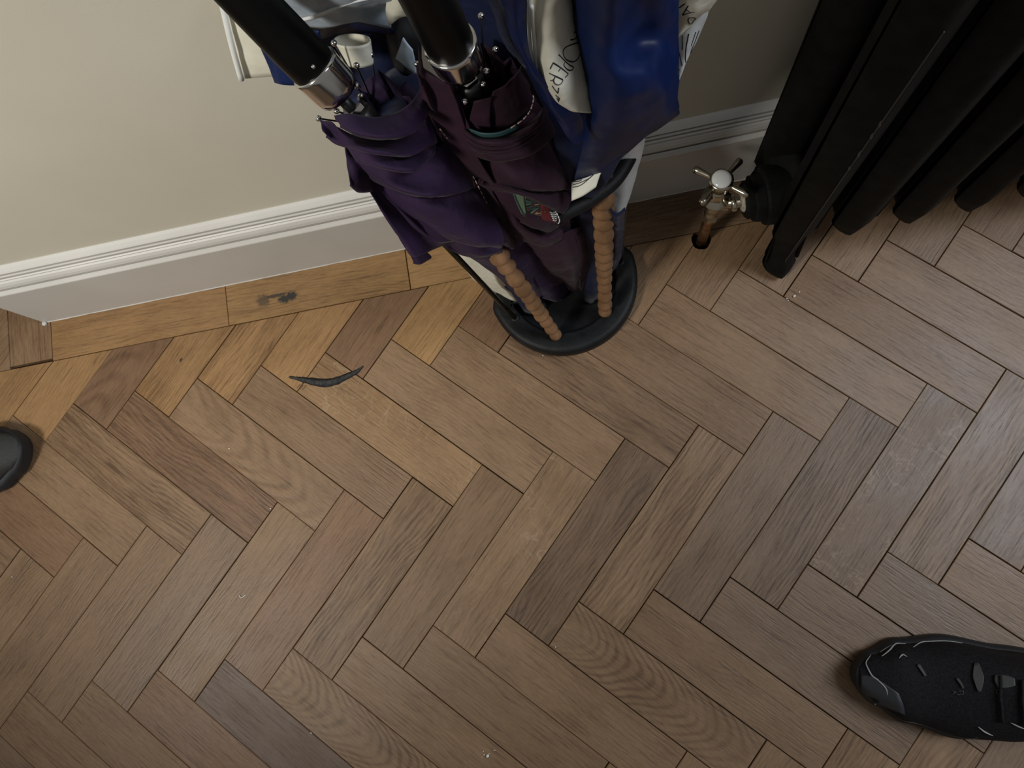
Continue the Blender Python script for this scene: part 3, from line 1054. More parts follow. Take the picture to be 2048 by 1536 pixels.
# ------------------------------------------------------------------ left umbrella (purple)
u1 = empty('umbrella', (-0.02, 0.262, 0.010), 'purple folded umbrella leaning left in the stand, long black handle with metal cup', 'umbrella')
AX1 = Axis(az(1108, 592, 0.012), az(758, 212, 0.470), [(0, 0.008), (0.12, 0.018), (0.35, 0.030), (0.62, 0.040), (0.82, 0.042), (0.93, 0.038), (1, 0.036)])
bundle(AX1, M['purple'], u1, 8, 1.3, 0.20, k=0.66, seed=1, name='canopy')
F = lambda rows, nm='fold', mt='purple', **k: fold(AX1, rows, M[mt], u1, nm, **k)
# inner collar of cloth around the ribs
F([[(668, 232, .000), (700, 228, .006), (760, 236, .010), (815, 212, .008), (845, 172, .002)],
   [(672, 240, .002), (708, 250, .010), (765, 256, .013), (820, 240, .010), (850, 200, .003)],
   [(680, 250, .002), (715, 266, .010), (768, 274, .013), (826, 262, .010), (856, 225, .002)]], seed=2)
F([[(640, 240, .004), (662, 246, .007), (690, 262, .009), (740, 280, .011), (800, 278, .009), (858, 235, .001)],
   [(645, 256, .005), (668, 268, .010), (706, 284, .014), (750, 296, .015), (810, 296, .012), (866, 258, .002)],
   [(652, 270, .003), (676, 284, .009), (716, 296, .012), (762, 305, .013), (822, 308, .011), (872, 280, .002)]], seed=3)
F([[(690, 284, .000), (725, 290, .006), (775, 296, .008), (820, 305, .006), (866, 275, .000)],
   [(700, 302, .004), (738, 310, .012), (788, 316, .013), (836, 318, .011), (872, 296, .002)],
   [(712, 318, .004), (752, 330, .014), (802, 340, .016), (838, 334, .012), (868, 302, .002)]], seed=4)
# left flap hanging outside the bundle
F([[(690, 292, .002), (705, 300, .006), (722, 306, .006)],
   [(694, 330, .002), (712, 338, .007), (732, 345, .006)],
   [(700, 366, .002), (716, 380, .006), (745, 378, .005)]], seed=5, nu=12)
F([[(712, 306, .004), (765, 318, .008), (815, 326, .008), (868, 300, .005), (915, 262, .000)],
   [(722, 332, .008), (775, 352, .014), (832, 362, .015), (888, 345, .010), (930, 318, .001)],
   [(738, 352, .006), (788, 376, .016), (850, 390, .018), (905, 384, .010), (948, 372, .001)]], seed=6)
# fan of long narrow folds running down to the hoop
F([[(714, 316, .000), (730, 332, .004), (752, 352, .005), (790, 380, .003)],
   [(724, 350, .001), (748, 382, .008), (790, 415, .009), (850, 438, .004)],
   [(768, 430, .001), (800, 465, .008), (842, 476, .009), (900, 470, .004)],
   [(808, 488, .000), (826, 508, .005), (852, 502, .006), (900, 482, .002)]], seed=7)
F([[(722, 326, .006), (745, 345, .008), (775, 366, .008), (810, 378, .004)],
   [(752, 372, .007), (785, 400, .011), (830, 424, .012), (890, 428, .006)],
   [(796, 420, .006), (828, 446, .011), (868, 464, .013), (935, 468, .006)],
   [(838, 470, .004), (862, 484, .008), (900, 480, .009), (950, 474, .003)]], seed=17, nv=22)
F([[(748, 350, .002), (800, 386, .004), (860, 396, .004), (950, 378, .000)],
   [(792, 396, .008), (842, 418, .014), (905, 424, .016), (985, 424, .006)],
   [(838, 436, .009), (882, 456, .018), (942, 468, .020), (1005, 468, .012)],
   [(868, 462, .005), (905, 476, .013), (955, 488, .016), (1005, 490, .014)]], seed=8, nu=34, nv=26)
F([[(868, 462, .002), (905, 472, .008), (950, 482, .009), (1000, 484, .006)],
   [(880, 482, .002), (915, 498, .010), (958, 506, .011), (1004, 496, .006)],
   [(892, 490, .000), (925, 506, .005), (965, 512, .006), (1005, 500, .003)]], seed=9, nv=10)
F([[(735, 362, .000), (748, 380, .003), (765, 392, .004)],
   [(768, 430, .000), (790, 452, .003), (815, 462, .004)],
   [(806, 485, .000), (822, 505, .003), (850, 500, .003)],
   [(826, 522, .000), (842, 524, .002), (862, 512, .002)]], seed=10, nu=12)
# cloth below the hoop down to the tray
F([[(900, 490, -.010), (960, 500, -.006), (1040, 480, -.004), (1080, 450, -.006)],
   [(985, 545, -.003), (1020, 540, .006), (1070, 520, .006), (1110, 495, -.002)],
   [(1045, 600, -.002), (1075, 590, .004), (1105, 570, .005), (1150, 545, -.002)]], seed=11)
F([[(1040, 500, .002), (1075, 520, .006), (1110, 540, .002)],
   [(1070, 560, .003), (1105, 570, .007), (1135, 575, .002)],
   [(1085, 592, .002), (1112, 598, .005), (1136, 592, .001)]], seed=12, nu=14)
EL = az(640, 158, 0.505) + Vector((0.0, 0, 0))
EL = az(628, 135, 0.53)
ELT = az(430, -70, 0.598)
DL = (ELT - EL).normalized()
handle(u1, EL, DL, 0.0160, 0.0120, 0.24, 0.026, 0.0174, AX1)
AXE = EL - DL * 0.035
for (x, y, z) in ((637, 237, .485), (673, 222, .50), (713, 131, .50), (713, 171, .50), (722, 192, .49), (668, 86, .505), (742, 110, .48)):
    rib(u1, az(x, y, z), az(x * 0.35 + 770 * 0.65, y * 0.35 + 260 * 0.65, z - 0.06))
bm = bmesh.new()
dirc = (CAM - EL).normalized()
pp = EL + DL * 0.007 + (dirc - DL * dirc.dot(DL)).normalized() * 0.0158
add_ball(bm, pp, 0.0016, (1, 1, 1), 2)
keep(obj('button', bm, M['chrome'], None, True), u1)['label'] = 'tiny metal stud on the handle'
bm = bmesh.new()
add_lathe(bm, AX1.a - AX1.d * 0.004, AX1.b, [(0, 0.002), (0.004, 0.004), (0.02, 0.0045)], 14)
keep(obj('tip', bm, M['dark'], None, True), u1)

# ------------------------------------------------------------------ right umbrella (plum)
u2 = empty('umbrella', (0.012, 0.262, 0.010), 'plum folded umbrella with patterned lining, standing upright between purple umbrella and navy bag', 'umbrella')
AX2 = Axis(az(1165, 572, 0.012), az(968, 160, 0.468), [(0, 0.010), (0.15, 0.022), (0.40, 0.034), (0.66, 0.040), (0.85, 0.040), (0.95, 0.036), (1, 0.034)])
bundle(AX2, M['maroon'], u2, 8, -1.2, 0.20, k=0.70, seed=5, name='canopy')
F = lambda rows, nm='fold', mt='maroon', **k: fold(AX2, rows, M[mt], u2, nm, **k)
# right upper wrap
F([[(985, 182, -.012), (1015, 165, -.010), (1040, 140, -.010), (1052, 112, -.010)],
   [(978, 215, -.008), (1015, 200, -.006), (1048, 180, -.006), (1066, 150, -.006)],
   [(968, 258, -.004), (1010, 255, -.002), (1052, 228, -.002), (1078, 190, -.003)]], cowl=False, seed=21, wr=0.0016)
F([[(948, 205, -.006), (962, 200, -.006), (985, 195, -.006)],
   [(940, 235, -.003), (955, 240, -.003), (980, 235, -.003)],
   [(935, 262, -.001), (955, 268, -.001), (985, 262, -.001)]], cowl=False, seed=20, wr=0.0016, nu=12)
F([[(836, 125, .002), (848, 150, .004), (862, 165, .004), (885, 190, .002), (925, 215, .001)],
   [(838, 150, .004), (852, 178, .008), (872, 200, .008), (900, 225, .006), (935, 245, .003)],
   [(845, 185, .002), (862, 212, .006), (885, 232, .006), (915, 255, .005), (945, 268, .002)]], seed=19, wr=0.0014)
F([[(918, 235, .006), (950, 252, .012), (1010, 250, .013), (1060, 215, .008), (1080, 180, .000)],
   [(925, 270, .008), (965, 292, .017), (1025, 288, .018), (1078, 252, .011), (1098, 215, .001)],
   [(938, 300, .006), (985, 318, .014), (1045, 312, .015), (1092, 285, .009), (1112, 255, .000)]], seed=22)
for k, (dy, o) in enumerate(((0, .018), (9, .017), (18, .0165))):
    F([[(922, 250 + dy, .008), (955, 268 + dy, o), (1015, 266 + dy, o), (1068, 232 + dy, o - .007), (1088, 196 + dy, .000)],
       [(926, 258 + dy, .009), (960, 277 + dy, o + .002), (1020, 275 + dy, o + .002), (1072, 241 + dy, o - .005), (1091, 204 + dy, .001)],
       [(930, 266 + dy, .006), (965, 285 + dy, o - .002), (1024, 283 + dy, o - .002), (1075, 249 + dy, o - .008), (1094, 212 + dy, .000)]], seed=23 + k, nv=8)
# long smooth body
F([[(945, 300, .006), (1000, 308, .014), (1060, 300, .013), (1108, 268, .000)],
   [(965, 350, .008), (1025, 352, .017), (1085, 345, .015), (1130, 318, .000)],
   [(990, 380, .006), (1050, 378, .014), (1105, 378, .012), (1142, 372, .000)]], seed=27)
# left roll with stitched hem, running down over the hoop
F([[(836, 90, .000), (850, 140, .006), (880, 160, .008), (900, 170, .004)],
   [(840, 170, .001), (862, 200, .010), (895, 215, .012), (922, 225, .006)],
   [(862, 240, .001), (892, 262, .012), (922, 280, .014), (945, 298, .008)],
   [(898, 310, .001), (925, 335, .012), (955, 350, .015), (985, 362, .009)]], seed=28, nv=22)
F([[(868, 245, .003), (895, 268, .016), (925, 295, .018), (940, 320, .010)],
   [(905, 310, .003), (935, 340, .017), (962, 365, .020), (985, 385, .010)],
   [(940, 380, .002), (960, 405, .015), (988, 425, .018), (1015, 440, .009)],
   [(962, 425, .010), (985, 450, .020), (1008, 470, .022), (1030, 480, .016)],
   [(995, 470, .010), (1005, 485, .016), (1018, 492, .017), (1030, 495, .014)]], seed=29, nv=26)
F([[(925, 335, .002), (935, 350, .008), (948, 352, .006)],
   [(935, 395, .001), (952, 410, .008), (975, 408, .006)],
   [(958, 425, .001), (975, 438, .006), (992, 430, .004)]], seed=30, nu=12)
# fold above the opening
F([[(950, 352, .010), (1000, 350, .018), (1060, 365, .019), (1120, 380, .010), (1145, 385, .000)],
   [(958, 368, .012), (1010, 372, .022), (1065, 385, .023), (1110, 405, .015), (1140, 410, .001)],
   [(970, 376, .006), (1018, 381, .016), (1060, 393, .018), (1100, 412, .012), (1128, 425, .001)]], seed=31)
# dark pocket and patterned lining in the mouth of the fold
F([[(985, 378, .004), (1030, 386, .006), (1075, 396, .006), (1110, 415, .004)],
   [(1005, 405, .004), (1045, 420, .006), (1085, 430, .006), (1118, 440, .003)],
   [(1040, 440, .004), (1068, 452, .006), (1098, 460, .006), (1118, 450, .003)]], 'pocket', 'maroon', seed=32)
lin = F([[(1026, 386, .0085), (1050, 388, .0085), (1080, 396, .0085), (1108, 418, .007)],
         [(1032, 405, .0085), (1058, 412, .0085), (1090, 420, .0085), (1117, 436, .007)],
         [(1046, 432, .0085), (1072, 446, .0085), (1098, 458, .0080), (1120, 444, .006)]], 'lining', 'lining', cowl=False, seed=33, wr=0.001, nu=30, nv=22)
lin['label'] = 'patterned lining showing teal, black and red'
F([[(1027, 386, .0100), (1036, 387, .0100), (1048, 389, .0100)],
   [(1034, 408, .0100), (1041, 408, .0100), (1050, 410, .0100)],
   [(1044, 428, .0100), (1048, 428, .0100), (1053, 428, .0100)]], 'lining_patch', 'green_lining', cowl=False, seed=34, nu=8, nv=8, wr=0.0003)
F([[(1084, 408, .0100), (1092, 408, .0100), (1098, 412, .0100)],
   [(1082, 430, .0100), (1092, 432, .0100), (1102, 436, .0100)],
   [(1090, 454, .0095), (1102, 452, .0095), (1114, 444, .0085)]], 'lining_patch', 'red_lining', cowl=False, seed=35, nu=8, nv=8, wr=0.0003)
bm = bmesh.new()
add_tube(bm, spl([AX2.at(1028, 388, .011), AX2.at(1038, 412, .011), AX2.at(1052, 434, .011), AX2.at(1072, 448, .011), AX2.at(1096, 460, .0105), AX2.at(1106, 456, .010)], 30), 0.0009, 6)
keep(obj('lining_edge', bm, M['teal'], None, True), u2)['label'] = 'teal edge of the lining'
stitches(None, M['hem'], u2, [AX2.at(1088, 398, .013), AX2.at(1102, 410, .012), AX2.at(1112, 424, .011), AX2.at(1119, 440, .010), AX2.at(1116, 448, .010)], 0.0006, 2, 1, n=34)
bm = bmesh.new()
for k in range(5):
    pts = spl([AX2.at(1100 + 1.5 * k, 424 + 4 * k, .011), AX2.at(1106 + k, 426 + 4 * k, .011), AX2.at(1113, 424 + 4 * k, .010)], 8)
    add_tube(bm, pts, 0.0004, 5)
keep(obj('lining_lines', bm, M['hem'], None, True), u2)['label'] = 'pale lines printed on the lining'
# lip under the opening
F([[(985, 382, .006), (1012, 408, .014), (1036, 432, .015), (1066, 452, .014), (1095, 466, .011), (1122, 455, .004)],
   [(972, 398, .006), (1000, 425, .015), (1030, 450, .018), (1062, 468, .017), (1095, 478, .013), (1126, 462, .004)],
   [(975, 425, .002), (1005, 448, .009), (1035, 470, .011), (1065, 484, .010), (1095, 490, .007), (1124, 474, .001)]], seed=36, nu=34)
F([[(990, 395, .004), (1010, 415, .009), (1032, 440, .010)],
   [(1000, 430, .004), (1018, 450, .010), (1042, 468, .010)],
   [(1018, 465, .002), (1035, 482, .007), (1052, 488, .006)]], seed=37, nu=14)
# lower cloth down to the tray, three overlapping points
F([[(1035, 478, .000), (1080, 480, .005), (1130, 465, .005), (1185, 440, -.004)],
   [(1075, 520, .001), (1105, 535, .008), (1145, 520, .008), (1188, 490, -.004)],
   [(1085, 540, .000), (1115, 562, .004), (1150, 560, .004), (1186, 540, -.004)]], seed=38)
F([[(1090, 490, .002), (1140, 475, .008), (1190, 440, .000)],
   [(1108, 530, .003), (1150, 530, .010), (1190, 500, .001)],
   [(1125, 560, .002), (1150, 578, .007), (1182, 545, .001)]], seed=39)
F([[(1150, 470, .004), (1175, 460, .008), (1195, 440, .002)],
   [(1158, 520, .004), (1176, 525, .009), (1194, 500, .002)],
   [(1158, 570, .001), (1172, 584, .005), (1190, 562, .000)]], seed=40, nu=14)
stitches(None, M['thread'], u2, [AX2.at(880, 258, .016), AX2.at(912, 300, .018), AX2.at(945, 350, .021), AX2.at(970, 400, .021), AX2.at(992, 440, .020), AX2.at(1015, 470, .016), AX2.at(1030, 492, .012)], 0.0005, 2, 1, n=90, label='pale stitching along the rolled hem')
stitches(None, M['thread'], u2, [AX2.at(984, 440, .020), AX2.at(990, 458, .018), AX2.at(1000, 478, .013), AX2.at(1010, 488, .011)], 0.0005, 2, 1, n=24)
F([[(992, 448, .019), (998, 450, .020), (1004, 456, .020)],
   [(1002, 468, .0165), (1008, 468, .0175), (1016, 472, .0165)],
   [(1010, 484, .0125), (1018, 486, .0130), (1026, 488, .0115)]], 'hem_pocket', 'dark', cowl=False, nu=8, nv=8, wr=0)
# light hem of the upper wrap
hm = F([[(938, 257, .0125), (965, 266, .0205), (1000, 264, .0205), (1034, 250, .018)],
        [(940, 260, .0125), (967, 270, .0205), (1002, 268, .0205), (1036, 253, .018)],
        [(943, 264, .0125), (969, 275, .020), (1004, 272, .0200), (1038, 256, .018)]], 'lining_band', 'teal', cowl=False, nu=16, nv=6, wr=0.0002)
hm['label'] = 'thin teal patterned lining edge'
stitches(None, M['thread'], u2, [AX2.at(1022, 256, .0195), AX2.at(1045, 240, .017), AX2.at(1060, 222, .014), AX2.at(1067, 200, .009), AX2.at(1066, 188, .006)], 0.0005, 3, 1, n=30)
ER = az(900, 88, 0.535)
ERT = az(826, -60, 0.605)
DR = (ERT - ER).normalized()
handle(u2, ER, DR, 0.0158, 0.0125, 0.24, 0.027, 0.0174, AX2)
for (x, y, z) in ((962, 32, .52), (991, 99, .50), (973, 142, .50), (966, 169, .49), (834, 128, .485), (930, 203, .49), (958, 178, .47)):
    rib(u2, az(x, y, z), az(x * 0.35 + 975 * 0.65, y * 0.35 + 230 * 0.65, z - 0.06))
bm = bmesh.new()
add_lathe(bm, AX2.a - AX2.d * 0.004, AX2.b, [(0, 0.002), (0.004, 0.004), (0.02, 0.0045)], 14)
keep(obj('tip', bm, M['dark'], None, True), u2)


# ------------------------------------------------------------------ bags of cloth
def sheet(rows, m, parent, name, **k):
    return grid_panel(name, [[az(*p) for p in r] for r in rows], M[m], parent, **k)


bagr = empty('cloth_bag', (0.055, 0.30, 0.03), 'navy satin cloth bag with white printed lettering, right side of the stand', 'bag')
# back layer: white printed side seen right of the navy fold
wr = sheet([[(1350, -40, .56), (1400, -40, .56), (1475, -40, .545)],
            [(1350, 0, .535), (1392, 0, .54), (1434, 0, .53)],
            [(1352, 20, .525), (1388, 20, .53), (1418, 18, .52)],
            [(1345, 45, .51), (1375, 42, .515), (1405, 28, .51)],
            [(1342, 85, .49), (1358, 72, .50), (1380, 52, .50)]], 'cream', bagr, 'printed_side', seed=50)
wr['label'] = 'cream cloth flap with black letters'
wl = sheet([[(1345, 70, .485), (1380, 45, .495), (1419, 16, .505)],
            [(1348, 95, .475), (1376, 80, .485), (1411, 40, .495)],
            [(1352, 120, .465), (1372, 112, .470), (1398, 70, .480)],
            [(1352, 145, .455), (1364, 142, .458), (1378, 112, .465)],
            [(1350, 172, .445), (1354, 168, .446), (1358, 158, .448)]], 'white', bagr, 'striped_side', seed=51)
wl['label'] = 'white cloth side printed with black strokes'
# white cloth hanging inside the hoop, below the navy
wt = sheet([[(1215, 300, .32), (1255, 285, .33), (1292, 262, .34)],
            [(1222, 350, .275), (1252, 345, .285), (1283, 310, .30)],
            [(1224, 395, .245), (1246, 390, .25), (1268, 365, .26)],
            [(1222, 440, .205), (1236, 438, .21), (1250, 420, .215)],
            [(1220, 478, .17), (1226, 474, .17), (1231, 470, .17)]], 'white', bagr, 'tail', seed=52)
wt['label'] = 'white corner of cloth hanging below the hoop'
sheet([[(1205, 400, .28), (1232, 425, .27), (1250, 415, .27)],
       [(1210, 450, .22), (1230, 470, .20), (1247, 460, .20)],
       [(1215, 500, .12), (1228, 520, .10), (1244, 505, .12)],
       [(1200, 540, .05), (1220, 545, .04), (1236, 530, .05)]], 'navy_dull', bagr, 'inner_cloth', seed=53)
# printed scrap seen just above the hoop
sc = sheet([[(1143, 364, .352), (1175, 354, .356), (1206, 340, .358)],
            [(1143, 382, .349), (1170, 370, .353), (1200, 350, .356)],
            [(1143, 402, .345), (1165, 392, .347), (1192, 374, .350)]], 'cream', bagr, 'printed_corner', seed=54, nu=14, nv=8, wr=0.0003)
# big navy front fold
nf = sheet([[(1128, -40, .59), (1165, -40, .62), (1225, -40, .635), (1290, -40, .61), (1330, -40, .590), (1362, -40, .56)],
            [(1138, 0, .565), (1168, 0, .595), (1225, 10, .605), (1285, 5, .574), (1325, 0, .562), (1358, 0, .545)],
            [(1148, 80, .535), (1175, 85, .560), (1225, 90, .566), (1270, 80, .538), (1315, 75, .530), (1356, 70, .520)],
            [(1160, 150, .505), (1185, 155, .530), (1230, 160, .545), (1275, 150, .541), (1320, 145, .526), (1357, 140, .490)],
            [(1172, 225, .475), (1195, 225, .497), (1240, 225, .508), (1290, 210, .505), (1330, 205, .490), (1356, 200, .458)],
            [(1165, 285, .430), (1195, 280, .445), (1235, 275, .452), (1280, 268, .446), (1320, 250, .432), (1352, 232, .412)],
            [(1152, 340, .375), (1185, 330, .385), (1220, 318, .388), (1250, 302, .385), (1275, 285, .382), (1292, 270, .380)],
            [(1140, 382, .325), (1165, 372, .330), (1190, 360, .334), (1212, 345, .338), (1225, 335, .340), (1235, 325, .342)]], 'navy', bagr, 'front_fold', nu=60, nv=60, seed=55, wr=0.0012)
nf['label'] = 'shiny navy satin front'
# dark hollow of the bag behind the front fold and inner left lip
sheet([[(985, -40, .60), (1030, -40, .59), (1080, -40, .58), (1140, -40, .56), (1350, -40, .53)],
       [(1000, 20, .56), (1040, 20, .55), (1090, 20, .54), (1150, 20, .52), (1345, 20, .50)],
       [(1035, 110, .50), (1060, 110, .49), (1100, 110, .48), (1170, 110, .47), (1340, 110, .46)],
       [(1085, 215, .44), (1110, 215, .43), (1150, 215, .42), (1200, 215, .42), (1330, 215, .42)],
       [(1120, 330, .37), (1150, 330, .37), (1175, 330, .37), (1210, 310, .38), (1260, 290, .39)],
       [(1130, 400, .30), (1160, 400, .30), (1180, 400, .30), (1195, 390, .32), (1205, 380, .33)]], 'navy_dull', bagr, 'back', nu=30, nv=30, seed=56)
lf = sheet([[(990, -40, .635), (1015, -40, .640), (1040, -40, .635)],
            [(1003, 0, .615), (1025, 0, .620), (1048, 0, .615)],
            [(1020, 60, .585), (1035, 70, .592), (1052, 70, .585)],
            [(1040, 110, .560), (1052, 122, .566), (1068, 128, .560)],
            [(1072, 165, .530), (1085, 175, .536), (1110, 190, .530)],
            [(1100, 220, .505), (1118, 230, .508), (1160, 226, .500)],
            [(1128, 262, .482), (1145, 262, .482), (1168, 255, .478)],
            [(1152, 293, .462), (1158, 290, .462), (1166, 286, .462)]], 'navy', bagr, 'left_fold', nu=20, nv=44, seed=57, wr=0.0012)
lf['label'] = 'navy satin left edge'
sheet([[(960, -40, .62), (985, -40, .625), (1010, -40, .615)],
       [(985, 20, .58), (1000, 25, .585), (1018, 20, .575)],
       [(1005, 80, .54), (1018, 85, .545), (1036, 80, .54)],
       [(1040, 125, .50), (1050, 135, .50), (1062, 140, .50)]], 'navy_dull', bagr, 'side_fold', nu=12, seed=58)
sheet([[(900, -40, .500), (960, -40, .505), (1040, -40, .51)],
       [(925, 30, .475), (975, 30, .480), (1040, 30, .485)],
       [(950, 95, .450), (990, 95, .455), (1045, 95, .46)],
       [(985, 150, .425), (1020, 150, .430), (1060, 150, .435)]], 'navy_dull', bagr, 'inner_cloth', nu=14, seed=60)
# white printed panel: curls round like a tube
pn = sheet([[(1056, -40, .600), (1085, -40, .615), (1110, -40, .612), (1135, -40, .590), (1150, -40, .56)],
            [(1056, 0, .585), (1085, 0, .598), (1110, 0, .596), (1138, 0, .575), (1155, 0, .545)],
            [(1056, 60, .560), (1082, 65, .575), (1112, 65, .573), (1148, 60, .552), (1165, 60, .525)],
            [(1062, 110, .545), (1085, 125, .556), (1118, 125, .554), (1160, 115, .532), (1172, 115, .51)],
            [(1078, 150, .530), (1095, 170, .540), (1125, 172, .538), (1168, 165, .516), (1180, 165, .50)],
            [(1098, 180, .515), (1112, 202, .522), (1135, 206, .520), (1172, 200, .502), (1184, 200, .49)],
            [(1118, 205, .505), (1135, 218, .508), (1150, 223, .506), (1174, 226, .495), (1184, 226, .485)]], 'cream', bagr, 'printed_panel', nu=40, nv=40, seed=59, wr=0.0006)
pn['label'] = 'cream panel printed with thin black capitals'
bm = bmesh.new()
hemp = [az(1062, -40, .612), az(1058, 10, .597), az(1058, 60, .572), az(1062, 105, .556), az(1068, 138, .545), az(1073, 137, .546), az(1071, 100, .560), az(1066, 55, .578), az(1063, 12, .600)]
add_tube(bm, spl(hemp, 60), 0.0012, 6)
keep(obj('piping', bm, M['hem'], None, True), bagr)['label'] = 'narrow white hem loop'


def draw(target, strokes, parent, name, r=0.00042, lift=0.0009, label=None):
    """lettering: strokes as lines of pixels laid on the cloth they are printed on"""
    bpy.context.view_layer.update()
    dg = bpy.context.evaluated_depsgraph_get()
    ev = target.evaluated_get(dg)
    me = ev.to_mesh()
    mwx = target.matrix_world
    bvh = BVHTree.FromPolygons([mwx @ v.co for v in me.vertices], [list(p.vertices) for p in me.polygons])
    bm = bmesh.new()
    for s in strokes:
        pts = []
        base = [Vector((x, y, 0)) for x, y in s]
        sm = spl(base, max(2, 7 * (len(base) - 1))) if len(base) > 2 else [base[0].lerp(base[1], k / 7) for k in range(8)]
        for p in sm:
            d = ray(p.x, p.y).normalized()
            hit, nn, _, dist = bvh.ray_cast(CAM, d)
            if hit is None: continue
            if nn.dot(d) > 0: nn = -nn
            pts.append(hit + nn * 0.00012)
        if len(pts) < 2: continue
        # flat ribbon
        n = len(pts); a = []; b = []
        for i in range(n):
            t = (pts[min(i + 1, n - 1)] - pts[max(i - 1, 0)]).normalized()
            w = t.cross((CAM - pts[i]).normalized()).normalized() * r
            a.append(bm.verts.new(pts[i] + w)); b.append(bm.verts.new(pts[i] - w))
        for i in range(n - 1): bm.faces.new((a[i], a[i + 1], b[i + 1], b[i]))
    ev.to_mesh_clear()
    o = obj(name, bm, M['ink'])
    if target.parent: keep(o, target.parent)
    if label: o['label'] = label
    return o


def zc(L, x0, y0, k):
    return [[(x0 + x / k, y0 + y / k) for x, y in s] for s in L]


K = 8.78
draw(pn, zc([
    [(595, 130), (655, 118)], [(530, 262), (590, 250), (640, 215)], [(645, 120), (690, 190)],
    [(690, 322), (640, 318), (560, 340), (450, 385), (400, 450), (405, 530), (450, 600), (540, 645), (610, 632), (665, 580), (700, 500)],
    [(325, 520), (420, 620), (510, 700), (585, 740)], [(585, 740), (560, 785), (510, 795), (450, 760), (412, 700), (430, 648)],
    [(175, 770), (225, 660)], [(225, 660), (360, 750), (492, 860)], [(360, 750), (318, 812)], [(492, 860), (435, 920)],
    [(162, 838), (280, 900), (400, 962)], [(400, 962), (360, 1030), (300, 1045), (250, 1010), (238, 960), (262, 905)], [(240, 945), (215, 970), (180, 968)],
    [(325, 1100), (310, 1195)], [(215, 1060), (262, 1130), (320, 1200)],
    [(275, 1225), (335, 1275)], [(335, 1275), (330, 1330)], [(300, 1275), (335, 1350)],
], 1080, 50, K), bagr, 'lettering', 0.00044, label='hand-lettered capitals reading PROPERTY')
K2 = 9.04
draw(wr, zc([[(165, 140), (270, 60)], [(330, 100), (225, 275)], [(225, 275), (310, 240), (445, 212)], [(300, 165), (370, 225)],
             [(460, 325), (400, 310), (345, 320), (325, 360), (345, 415), (385, 425), (415, 385), (470, 325)]], 1340, 0, K2), bagr, 'lettering', 0.00042, label='hand-lettered capitals PA')
draw(wl, zc([[(150, 690), (150, 850), (185, 1020), (220, 1190)], [(230, 640), (225, 900)], [(340, 610), (295, 830), (278, 1000), (280, 1135)],
             [(462, 575), (420, 700), (375, 835)], [(520, 550), (450, 740), (385, 900), (360, 990)], [(140, 1190), (175, 1275)]], 1340, 0, K2), bagr, 'printed_stroke', 0.00040, label='black brush strokes')
K3 = 4.8
draw(sc, zc([[(30, 190), (110, 165), (200, 120)], [(30, 160), (100, 150), (180, 80), (240, 60)], [(25, 215), (110, 190), (230, 90), (290, 55)], [(60, 130), (130, 110)]], 1140, 330, K3), bagr, 'printed_stroke', 0.0004, label='black brush strokes')

# ---- second bag, behind the purple umbrella
bagl = empty('cloth_bag', (-0.11, 0.34, 0.03), 'pale blue and cream cloth bag with navy trim, behind the purple umbrella', 'bag')
cp = sheet([[(430, -60, .505), (510, -60, .515), (600, -60, .525)],
            [(448, 20, .478), (505, 30, .486), (590, 40, .495)],
            [(464, 90, .452), (520, 92, .458), (590, 95, .465)],
            [(482, 158, .4265), (530, 154, .428), (585, 150, .430)]], 'cream', bagl, 'cream_side', seed=70)
cp['label'] = 'cream end panel of the bag'
bm = bmesh.new()
add_tube(bm, spl([az(430, -55, .511), az(448, 25, .484), az(464, 92, .459), az(483, 160, .432)], 20), 0.0024, 10)
keep(obj('piping', bm, M['hem'], None, True), bagl)['label'] = 'rolled cream edge'
sheet([[(500, 40, .490), (560, 60, .50), (640, 60, .51)],
       [(522, 98, .470), (575, 110, .480), (645, 110, .490)],
       [(550, 165, .448), (580, 170, .455), (640, 170, .46)]], 'navy', bagl, 'navy_side', seed=71)
pb = sheet([[(520, -60, .560), (600, -60, .575), (700, -60, .580), (800, -60, .56)],
            [(540, 0, .525), (620, 0, .542), (700, 0, .546), (790, -5, .53)],
            [(575, 30, .505), (640, 32, .520), (700, 22, .525), (780, 10, .51)],
            [(600, 55, .488), (660, 55, .500), (710, 42, .505), (782, 55, .488)]], 'pale_blue', bagl, 'pale_side', seed=72, nu=34, nv=24, wr=0.0015)
pb['label'] = 'pale blue-grey cloth side'
bm = bmesh.new()
add_tube(bm, spl([az(570, 48, .505), az(592, 42, .512), az(640, 30, .528), az(690, 8, .540), az(735, -4, .545)], 24), 0.0013, 8)
keep(obj('piping', bm, M['white'], None, True), bagl)['label'] = 'white piping'
sheet([[(590, 50, .486), (650, 40, .500), (700, 36, .505), (750, 38, .498), (785, 58, .485)],
       [(600, 68, .475), (650, 58, .487), (700, 46, .492), (745, 54, .485), (786, 66, .475)],
       [(610, 82, .462), (655, 76, .470), (700, 66, .475), (750, 66, .468), (782, 72, .465)]], 'navy', bagl, 'trim', seed=73, nu=26, nv=12)
sheet([[(600, 60, .465), (680, 55, .470), (760, 55, .470), (830, 50, .46)],
       [(620, 110, .440), (700, 110, .450), (770, 110, .450), (840, 110, .44)],
       [(650, 160, .415), (720, 165, .43), (790, 165, .43), (850, 160, .41)],
       [(690, 220, .39), (740, 230, .40), (800, 230, .40), (860, 220, .39)]], 'navy_dull', bagl, 'lower_cloth', seed=74)
